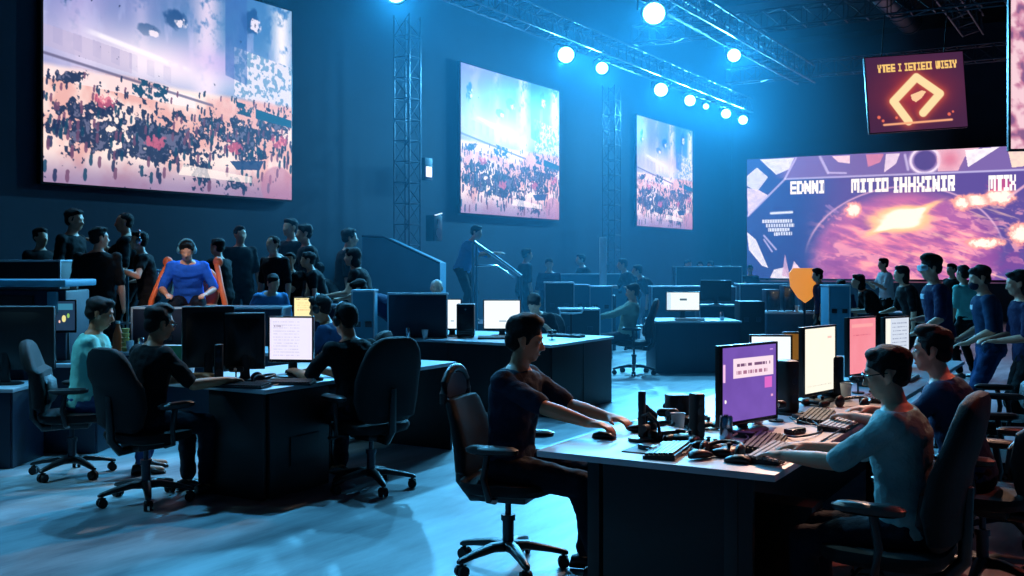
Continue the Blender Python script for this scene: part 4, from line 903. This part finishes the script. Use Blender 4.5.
# seated around it
office_chair('black chair seen from behind under the man in black on the left', at(146, 7.02), R_(56), 'gaming', 1.05)
person('person in black t-shirt seen from behind at the left table', at(143, 7.03), R_(48), lean=.14, head=(R_(-6), R_(12)), rw=(.42, -.34, .8), lw=(.46, .02, .8), vox=.009, shirt=C_BLK, skin=SKIN, hairstyle='quiff', glasses=True, k=.96, sleeve=.5)
office_chair('black chair at the far left under the person in teal', at(72, 7.9), R_(14), 'gaming', 1.02)
person('person in teal t-shirt sitting sideways at the far left', at(86, 7.94), R_(14), lean=.1, head=(R_(-4), R_(16)), rw=(.42, -.2, .78), lw=(.4, .14, .78), vox=.009, shirt=C_TEAL, skin=SKIN, hairstyle='short', trouser=C_JEANL, k=1.0, sleeve=.5)
office_chair('large high-backed black chair on the right side of the left table', at(371, 7.42), R_(130), 'gaming', 1.09, wide=1.04)
person('person in black t-shirt with headset in the large chair right of the left table', at(360, 7.49), R_(134), lean=.22, head=(R_(6), R_(14)), rw=(.46, .05, .8), lw=(.5, .22, .8), vox=.009, shirt=C_BLK, skin=SKIN, hairstyle='short', k=.97, headphones=BLACK, sleeve=.5)
# ================================================================== TABLE BEHIND (left)
table('dark work table behind the left table strewn with small things', (-4.3, 9.9, 0), R_(-2), 2.9, .75, body='navy')
monitor('small monitor with a pale yellow page behind the left table', at(308, 10.25, .75), R_(-92), .29, .22, .29, yellow)
office_chair('dark chair of the person in blue-black behind the left table', at(352, 9.55), R_(168), 'gaming', .98)
person('person in blue-black shirt reaching left, behind the blank lilac-white monitor', at(346, 9.55), R_(172), lean=.32, head=(R_(-4), R_(14)), rw=(.5, .0, .83), lw=(.5, .1, .83), vox=.011, shirt=C_DKBL, skin=SKIN, hairstyle='short', headphones=BLACK, k=1.0, sleeve=.5)
for px, Y, kd, lb in ((130, 9.98, 'cup', 'white cup on the work table just right of the person in teal'), (199, 10.0, 'can', 'silver can on the far work table left of the tall dark monitor'), (141, 10.1, 'can', 'silver can beside the white cup on the work table'), (275, 10.2, 'cup', 'white cup on the far work table between the two screens')):
    gadget(lb, at(px, Y, .75), 0, kd)
bt = thing('bottle', 'orange bottle on the work table beside the person in teal', 'bottle', at(118, 10.05, .75))
b = MB(); b.loft([[V((r * math.cos(2 * PI * j / 18), r * math.sin(2 * PI * j / 18), z)) for j in range(18)] for r, z in ((.04, 0), (.05, .01), (.045, .16), (.02, .23), (.018, .26))]); b.build('bottle_body', ORANGE, bt); b = MB(); b.cyl((0, 0, .26), (0, 0, .285), .02); b.build('bottle_cap', WHITEP, bt)
stk = thing('cup_stack', 'stack of pale yellow cups beside the orange bottle', 'cups', at(125.5, 10.0, .75))
for i in range(5): b = MB(); b.cyl((0, 0, i * .045), (0, 0, i * .045 + .038), .03, .038); b.build('stacked_cup', YELL, stk)
# big console at the far left
con = thing('console', 'big blue-grey equipment console with a pale top rail at the left edge', 'console', (-5.0, 8.9, 0), R_(0))
b = MB(); b.box((.62, .25, .68), (1.2, .5, 1.36), bev=.02); b.build('cabinet', NAVYP, con); b = MB(); b.box((.62, .2, 1.42), (1.3, .66, .06), bev=.015); b.build('top_rail', TEALP, con)
b = MB(); b.box((.5, -.02, 1.27), (.9, .03, .1), bev=.01); b.build('control_strip', BLACK, con); b = MB(); b.box((1.12, -.03, 1.25), (.08, .05, .2), bev=.01); b.build('side_block', TEALP, con)
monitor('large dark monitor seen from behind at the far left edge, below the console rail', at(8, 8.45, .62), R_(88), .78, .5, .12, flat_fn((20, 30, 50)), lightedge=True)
table('low dark table under the large monitor at the left edge', (-5.2, 8.1, 0), R_(0), 1.35, .6, zt=.62, body='navy')
monitor('small monitor with a blue and yellow picture left of the person in teal', at(64, 8.9, .75), R_(-80), .2, .28, .25, flat_fn((24, 46, 70), [('r', .1, .08, .9, .3, (50, 120, 150)), ('c', .5, .6, .12, (224, 214, 140)), ('c', .7, .5, .08, (130, 180, 90)), ('c', .3, .7, .05, (240, 190, 170))], 3, .4))
table('narrow dark table behind the person in teal', (-4.1, 8.75, 0), R_(0), .65, .35, body='navy')
# equipment desk before the man in blue
def case(label, px0, px1, Y, ztop, d=.5, z0=0, m=NAVYP, edge=True, yaw=0, name='equipment_case', cat='case', latches=True):
    x0, x1 = at(px0, Y).x, at(px1, Y).x; w = x1 - x0
    root = thing(name, label, cat, ((x0 + x1) / 2, Y + d / 2, z0), R_(yaw)); h = ztop - z0
    b = MB(); b.box((0, 0, h / 2), (w, d, h), bev=.012); b.build('case_body', m, root)
    if edge:
        b = MB()
        for y in (-d / 2, d / 2): b.box((0, y, h - .008), (w + .01, .02, .022), bev=.005)
        for x in (-w / 2, w / 2): b.box((x, 0, h - .008), (.02, d, .022), bev=.005); b.box((x, -d / 2, h / 2), (.018, .018, h), bev=.004)
        b.build('edge_trim', EDGE, root)
    if latches:
        for x in (-w * .25, w * .25): b = MB(); b.box((x, -d / 2 - .008, h * .72), (.07, .015, .06), bev=.004); b.build('latch', METAL, root)
    return root
case('long dark equipment counter in front of the man in blue', 132, 282, 10.9, 1.13, .45)
case('dark flight case behind the console at the left edge', -10, 60, 11.2, 1.62, .5, m=BODYM)
case('low dark counter behind the yellow-page monitor', 300, 352, 12.2, 1.1, .5)
case('teal box counter between the bending woman and the yellow-page monitor', 352, 374, 11.2, 1.3, .3, m=TEALP)
# railing
ra = thing('barrier_rail', 'low barrier rail behind the equipment counter on the left', 'railing', (0, 0, 0))
x0, x1 = at(98, 12.0).x, at(172, 12.0).x; b = MB(); b.tube([(x0, 12, .38 + .02), (x0, 12, 1.5), (x1, 12, 1.5), (x1, 12, .4)], .022); b.tube([(x0, 12, .9), (x1, 12, .9)], .014); b.build('rail', TEALP, ra)
for i in range(1, 5): b = MB(); x = x0 + (x1 - x0) * i / 5; b.cyl((x, 12, .4), (x, 12, 1.49), .014); b.build('baluster', TEALP, ra)
# the man in blue with orange chair
oc = at(188, 11.55, 0)
gch = thing('gaming_chair', 'orange gaming chair around the man in bright blue', 'chair', (oc.x, oc.y + .32, 0), R_(-90))
b = MB(); b.loft(back_pad([(1.05, .0, .2, .05), (1.2, -.02, .25, .06), (1.35, -.05, .26, .06), (1.45, -.08, .22, .05), (1.52, -.1, .14, .04), (1.54, -.1, .07, .02)])); b.build('backrest', ORANGE, gch)
b = MB(); b.loft([superring((.3, 0, z), .28, .29, 24, .6) for z in (1.02, 1.04, 1.12, 1.13)]); b.build('seat', ORANGE, gch)
for s in (1, -1):
    b = MB(); b.loft([superring((.16 + x, s * (y - .04), z + .06), .032, .03, 14, .8) for x, y, z in ((.0, .31, 1.52), (.06, .35, 1.42), (.12, .39, 1.28), (.16, .44, 1.12), (.16, .46, 1.0))]); b.build('side_wing', ORANGE, gch)
    b = MB(); b.ell((.14, s * .28, 1.6), (.05, .055, .06)); b.build('wing_pad', ORANGE, gch)
b = MB(); b.cyl((.25, 0, .42), (.25, 0, 1.03), .05); b.cyl((.25, 0, .38), (.25, 0, .42), .3); b.build('pedestal', METAL, gch)
person('person in bright blue shirt and big headphones bent over in the orange chair', (oc.x, oc.y + .05, 0), R_(-78), lean=.42, head=(0, R_(30)), rw=(.36, -.2, 1.25), lw=(.36, .2, 1.25), seat=1.09, la=(.35, .1, .75), ra=(.35, -.1, .75), vox=.012, shirt=C_BLUE, skin=SKIN2, headphones=TEALP, fat=1.0, k=.95)
# ================================================================== MIDDLE TABLE
M0 = V((.41, 10.75, 0))
table('large dark-panelled table in the middle with a pale top', M0, YAW, 1.5, 2.6, body='panels')
case('big dark flat screen box with a pale rim on the middle table', 388, 447, 11.75, 1.25, .12, z0=.755, m=NAVYP, name='equipment_screen', cat='screen', latches=False)
monitor('white-lit monitor half hidden by a dark box on the middle table', at(452, 12.0, .75), R_(-90), .22, .36, .07, white)
pc_tower('dark computer tower standing on the middle table beside the white monitor', at(466, 11.9, .755), R_(-90), w=.2, d=.3, h=.36)
monitor('bright white monitor in the middle of the picture behind the front man', at(502, 12.0, .75), R_(-91), .43, .35, .07, white)
keyboard('pale keyboard on the middle table before the bright white monitor', at(497, 11.6, .75), R_(90), KEYW, w=.42); gadget('white paper cup on the middle table near the dark screen box', at(425, 11.6, .75), 0, 'cup')
gadget('silver can on the middle table below the dark screen box', at(408, 11.7, .75), 0, 'can'); mouse('white mouse on the middle table', at(520, 11.5, .75), R_(90), WHITEP); gadget('webcam standing at the right end of the middle table', at(552, 11.4, .75), R_(-90), 'cam')
keyboard('black keyboard at the right end of the middle table', at(566, 11.9, .75), R_(60), w=.42)
tri = thing('tripod_arm', 'thin metal arm stand on the middle table right of the front man\'s head', 'stand', at(571, 12.0, .75))
b = MB(); b.cyl((0, 0, 0), (0, 0, .02), .07); b.cyl((0, 0, .02), (0, 0, .26), .01); b.build('post', METAL, tri); b = MB(); b.tube([(-.12, 0, .27), (0, 0, .26), (.12, 0, .27), (.15, 0, .33)], .01); b.build('crossbar', EDGE, tri)
person('person with dark hair bowed over the middle table behind the front man', at(541, 12.98), R_(-105), lean=.5, head=(0, R_(40)), rw=(.42, -.15, .84), lw=(.42, .15, .84), vox=.013, shirt=C_BLK, skin=SKIN2, hairstyle='short', k=.98)
office_chair('dark chair of the bowed person behind the middle table', at(543, 13.08), R_(-105), 'gaming', .95)
office_chair('black chair under the man in pale green, right of the middle table', at(634, 15.0), R_(170), 'gaming', 1.08)
person('person in pale green shirt lounging at the right end of the middle table', at(626, 15.0), R_(176), lean=-.18, head=(0, R_(8)), rw=(.42, -.12, .8), lw=(.42, .12, .8), vox=.013, shirt=C_GRN, skin=SKIN2, sleeve=.95, k=.95)
# ================================================================== RIGHT-CENTRE TABLES
table('small curved-front table with a white monitor in the right middle distance', (at(655, 15.1).x, 15.1, 0), R_(2), 1.26, .9, body='navy')
monitor('white-lit monitor with a small dark mark on the right-centre table', at(683, 15.55, .75), R_(-92), .5, .29, .12, whitel, res=110)
keyboard('pale keyboard on the small right-centre table', at(690, 15.25, .75), R_(90), KEYW, w=.42); gadget('silver can on the small right-centre table', at(722, 15.35, .75), 0, 'can')
case('dark upright cabinet between the right-centre table and the next one', 740, 765, 16.0, 1.0, .4, m=BODYM, edge=False)
table('long dark blue table below the LED wall', (at(766, 17.8).x, 17.8, 0), R_(-3), 2.4, .9, body='navy')
for px, w, lb in ((716, .5, 'dark monitor seen from behind at the left of the receding desks'), ):
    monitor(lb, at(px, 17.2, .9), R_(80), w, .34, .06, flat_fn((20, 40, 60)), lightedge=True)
case('low dark case under the back-turned monitor in the right middle distance', 700, 738, 17.0, .9, .5)
for px, Y, w, h, lb, yw in ((806, 18.2, .2, .42, 'tall dark speaker-like box on the table below the LED wall', 0), (787, 18.2, .2, .42, 'dark box left of its twin on the table below the LED wall', 0), (771, 18.2, .24, .36, 'third dark box at the left end of the table below the LED wall', 0)):
    pc_tower(lb, at(px, Y, .755), R_(-90), w=w, d=.3, h=h, m=NAVYP)
gadget('white cup on the table below the LED wall', at(797, 18.0, .75), 0, 'cup')
case('long dark counter with a pale rim in front of the LED wall, left part', 740, 790, 20, 1.18, .5)
case('teal counter in front of the LED wall beside the standing person', 829, 850, 14.5, 1.28, .4, m=TEALP)
case('dark blue counter with a bright edge behind the right-centre table', 652, 736, 19, 1.16, .5)
case('far pale-edged counter under the smallest side screen', 676, 742, 24, 1.5, .5)
case('teal counter with a pale top behind the middle table', 548, 590, 17.5, 1.22, .5, m=TEALP)
case('teal counter right of its neighbour behind the middle table', 590, 612, 17.3, 1.2, .5, m=TEALP)
case('wide dark case on the riser behind the middle table', 545, 574, 16.5, 1.28, .4, m=BODYM)
case('small dark counter between the middle table and the seated man in pale green', 560, 600, 14.5, .95, .5, m=BODYM)
case('teal road case left of the man at the railing', 560, 640, 22, 1.35, .6, m=TEALP)
case('pale upright box glowing white under the lights in the middle distance', 600, 606.5, 19, 2.05, .12, z0=1.0, m=WHITEP, edge=False, latches=False, name='white_panel', cat='panel')
case('dark case carrying the slim white panel', 590, 616, 19, 1.0, .4, m=BODYM, edge=False)
# heart-shaped orange sign beside the standing person
hs = thing('orange_sign', 'orange shield-shaped sign glowing beside the standing dark figure', 'sign', at(805, 17.2, 0), R_(-90))
b = MB(); b.prism([(-.26, 1.42), (-.2, 1.5), (.2, 1.5), (.27, 1.42), (.25, 1.2), (.1, 1.0), (0, .93), (-.12, 1.02), (-.24, 1.2)], 0, -.02, .02); b.build('shield', mat('lit_orange', (240, 150, 60), .5, emit=.8, ecol=(240, 150, 60)), hs)
b = MB(); b.cyl((-.03, 0, .02), (-.03, 0, 1.0), .02); b.cyl((-.03, 0, 0), (-.03, 0, .03), .2); b.build('post', METAL, hs)
# ================================================================== RAMP AND RAILING PLATFORM
rp = thing('stage_ramp', 'big teal sloping ramp wall behind the bending woman', 'ramp', at(370, 17.5, 0), R_(0))
z = lambda py: HZ + (CY - py) * 17.5 / F
X = lambda p: (p - 370) / F * 17.5
b = MB(); b.prism([(X(362), 0), (X(362), z(236)), (X(384), z(237)), (X(440), z(263)), (X(440), 0)], 1, 0, 1.6); b.build('ramp_wall', TEALP, rp)
b = MB(); b.tube([(X(384), -.02, z(237)), (X(440), -.02, z(263))], .02); b.tube([(X(362), -.02, z(236)), (X(384), -.02, z(237))], .02); b.build('ramp_edge', NAVYP, rp)
pf = thing('viewing_platform', 'dark raised platform under the man at the sloping rail', 'platform', at(480, 17.2, 0))
b = MB(); b.box((0, .5, .3), (1.7, 1.2, .6), bev=.02); b.build('deck', NAVYP, pf); b = MB(); b.box((1.0, .5, .15), (.35, 1.1, .3), bev=.02); b.build('step', NAVYP, pf)
rl = thing('hand_rail', 'bright sloping hand rail leading down from the man in sky blue', 'railing', at(478, 17.0, 0))
z = lambda py: HZ + (CY - py) * 17.0 / F
X = lambda p: (p - 478) / F * 17.0
b = MB(); b.tube([(X(474), 0, z(242)), (X(478), 0, z(245)), (X(500), 0, z(260)), (X(521), 0, z(276))], .03); b.build('top_rail', CHROME, rl); b = MB(); b.tube([(X(474), 0, z(266)), (X(497), 0, z(266)), (X(514), 0, z(278))], .02); b.build('lower_rail', CHROME, rl)
for p, t in ((473, 243), (476.5, 244), (521, 276)): b = MB(); b.cyl((X(p), 0, .0), (X(p), 0, z(t)), .022); b.build('rail_post', TEALP, rl)
person('person in sky-blue shirt leaning on the sloping rail', at(467, 17.6, .6), R_(-20), 'stand', lean=.35, head=(0, R_(12)), rw=(.52, -.15, 1.15), lw=(.5, .15, 1.15), vox=.014, shirt=C_SKY, trouser=C_BLK, skin=SKIN2, k=.97)
# wall fittings
ex = thing('wall_light_box', 'small lit white box on the left wall by the first tower', 'light box', at(427, 20.4, 3.2), YV)
b = MB(); b.box((0, 0, .2), (.08, .26, .44), bev=.01); b.build('box_frame', NAVYP, ex); b = MB(); b.box((.045, 0, .15), (.02, .18, .2), bev=.005); b.build('lit_pane', mat('lit_pane', (230, 225, 250), .4, emit=1.5, ecol=(220, 225, 255)), ex)
ls = thing('loudspeaker', 'dark loudspeaker box hanging low on the left wall', 'speaker', at(434, 20.2, 2.0), YV)
b = MB(); b.box((0, 0, .25), (.2, .28, .5), bev=.02); b.build('cabinet', BLACK, ls); b = MB(); b.cyl((.1, 0, .16), (.115, 0, .16), .1); b.cyl((.1, 0, .38), (.115, 0, .38), .05); b.build('speaker_cone', METAL, ls); b = MB(); b.box((.1, 0, .515), (.03, .24, .02), bev=.004, rot=rotm(0, 0, .2)); b.build('highlight_strip', mat('highlight_strip', (220, 235, 245), .4, emit=1.0), ls)  # added glowing strip imitates a white highlight on the speaker
# ================================================================== STANDING AND BACKGROUND PEOPLE
def pp(label, px, Y, yaw, **k):
    z0 = k.pop('z0', 0); a = dict(pose='stand', vox=.016, fingers=False, shirt=C_BLK, trouser=C_BLK, skin=SKIN2); a.update(k)
    return person(label, at(px, Y, z0), R_(yaw), **a)
pp('person in dark indigo shirt with a visor standing at right behind the table', 938, 9.9, 172, k=.975, vox=.011, shirt=C_MAR, goggles=EDGE, rw=(.2, -.05, 1.05), lw=(.25, .3, .95), head=(R_(8), R_(8)), fingers=True, hairstyle='quiff', trim=EDGE)
pp('person in blue shirt and dark face mask standing second from the right', 988, 9.2, 165, k=.92, vox=.011, shirt=C_DKBL, mask=True, head=(R_(10), R_(14)), rw=(.22, -.2, .9), lw=(.2, .2, .9), trouser=C_JEANL, fingers=True, trim=WHITEP)
pp('person standing half cut off by the right edge of the picture', 1026, 8.7, 170, k=.9, vox=.011, shirt=C_MAR, head=(0, R_(12)), rw=(.25, -.12, .95), lw=(.25, .12, .95), fingers=True, hairstyle='long')
pp('person in white shirt and dark shorts standing before the LED wall', 886, 20.5, 185, k=.98, shirt=C_WHITE, rw=(.32, -.1, 1.2), lw=(.3, .1, 1.2), sleeve=.5, legs='shorts')
pp('hunched dark figure just left of the person in white before the LED wall', 872, 15.0, 175, k=.88, lean=.5, rw=(.3, -.1, .9), lw=(.3, .1, .9), hairstyle='long')
pp('dark figure with long hair between the white shirt and the visor person', 910, 13.5, 180, k=.92, lean=.25, hairstyle='long', rw=(.3, -.1, .95))
pp('slim dark figure standing by the orange shield sign', 821, 17.0, 175, k=.87, head=(0, R_(5)), hairstyle='quiff', shirt=C_DKBL)
pp('person seen as a blue-black back behind the cream monitor', 843, 15.6, 90, k=.8, shirt=C_DKBL, trouser=C_JEANL, lean=.3)
pp('small dark-haired head between the two standing persons at right', 966, 14.5, 120, k=.9, shirt=C_TEAL, hairstyle='quiff')
pp('far figure in black just right of the visor person', 954, 18.5, 200, k=.92)
# left crowd
pp('tall dark person standing farthest left in the crowd, seen from the side', 69, 12.4, -10, z0=.38, k=1.08, head=(0, R_(6)), vox=.013)
pp('broad dark person seen from behind left of the person in teal', 97, 10.6, 100, z0=.38, k=.92, fat=1.12, vox=.012, hairstyle='short', head=(R_(-60), 0))
pp('person with a raised arm and a pink-lit face in the left crowd', 130, 13.2, 190, z0=.38, k=1.08, rw=(.5, -.2, 1.5), hairstyle='thin', head=(0, 0))
pp('person in black with bare bent arm left of the man in blue', 146, 11.9, 200, z0=.38, k=.92, lean=.15, rw=(.1, -.3, 1.0), lw=(.3, .28, 1.15), sleeve=.3, vox=.012, headphones=CHROME)
pp('dark person gesturing right of the man in blue', 221, 12.6, 160, z0=.38, k=.88, rw=(.35, -.2, 1.2), lw=(.4, .3, 1.15), lean=.1)
pp('person with pinkish face standing in the crowd above the yellow-page monitor', 276, 12.6, -120, z0=.38, k=.9, hairstyle='thin', lean=.1)
pp('person in teal-black top bowed low left of the yellow-page monitor', 268, 11.8, -60, z0=.1, k=.85, lean=.5, head=(0, R_(20)), shirt=C_SKY, vox=.013)
pp('person with crossed bare arms behind the yellow-page monitor', 291, 12.9, -95, z0=.3, k=.83, rw=(.25, .05, 1.15), lw=(.25, -.05, 1.1), shirt=C_BLK, sleeve=.4)
pp('tall dark person at the back of the crowd, grey face turned left', 309, 13.6, 200, z0=.38, k=1.0, rw=(.35, -.1, 1.3))
pp('dark person at the back of the crowd, left of the tall grey-faced one', 294, 14.3, 230, z0=.38, k=1.06)
pp('person in black leaning left with arm stretched right of the crowd centre', 318, 12.9, 190, z0=.3, k=.85, lean=.3, rw=(.5, -.1, 1.1), sleeve=.35)
pp('person bending down beside the teal box counter', 330, 13.5, 170, z0=.2, k=.85, lean=.45, rw=(.45, -.1, .9))
pp('woman-like figure with long dark hair and bare arm beside the ramp', 362, 12.6, 175, z0=.2, k=.93, lean=.25, hairstyle='long', rw=(.3, -.1, .95), lw=(.35, .25, 1.0), sleeve=.25, vox=.012)
pp('person bent far over with back lit, right of the long-haired figure', 388, 12.0, 178, z0=.0, k=.97, lean=.85, head=(0, R_(25)), rw=(.6, -.1, .8), lw=(.6, .1, .8), shirt=C_DKBL, sleeve=.9, vox=.012)
pp('dark figure standing alone by the left wall under the gap between screens', 345, 13.9, 10, z0=.3, k=1.02)
person('person with grey hair whose head shows above the dark screen box', at(437, 14.2), R_(-90), 'sit', lean=.05, vox=.014, hair=HAIRG, skin=SKIN2, shirt=C_BLK, fingers=False, k=1.04, hairstyle='thin')
office_chair('dark chair of the grey-haired person behind the dark screen box', at(437, 14.3), R_(-90), 'gaming', .95)
for px, Y, yw, kk, ln, lb in ((549, 20.5, -90, .98, .1, 'small far person in pink-lit clothes behind the middle table'), (524, 21.5, 20, 1.1, .1, 'far dark person by the wall under the middle side screen'), (585, 23.3, 200, 1.05, .2, 'far dark person left of the white panel'),
                              (630, 21.5, 190, 1.0, .35, 'far person leaning left under the smallest side screen'), (648, 20.5, 180, .95, .5, 'far person stooping right of the leaning one'), (686, 25, -60, .97, .15, 'first of the far group lit pink under the smallest side screen'),
                              (699, 26, -90, .95, .2, 'middle one of the far group lit pink under the smallest side screen'), (712, 25, -130, .95, .15, 'last of the far group lit pink under the smallest side screen'), (750, 25.5, -100, .9, .2, 'far person with reddish face at the left foot of the LED wall'),
                              (240, 14.3, -60, 1.0, 0, 'dark person standing in the gloom right of the man in blue'), (40, 12.5, -30, .95, 0, 'dark person standing in the gloom at the far left above the console')):
    pp(lb, px, Y, yw, k=kk, lean=ln, vox=.02, shirt=(C_MAR if 'pink' in lb else C_BLK), z0=.38 if px in (240, 40) else 0, rw=(.4, -.15, 1.1) if ln > .12 else None)
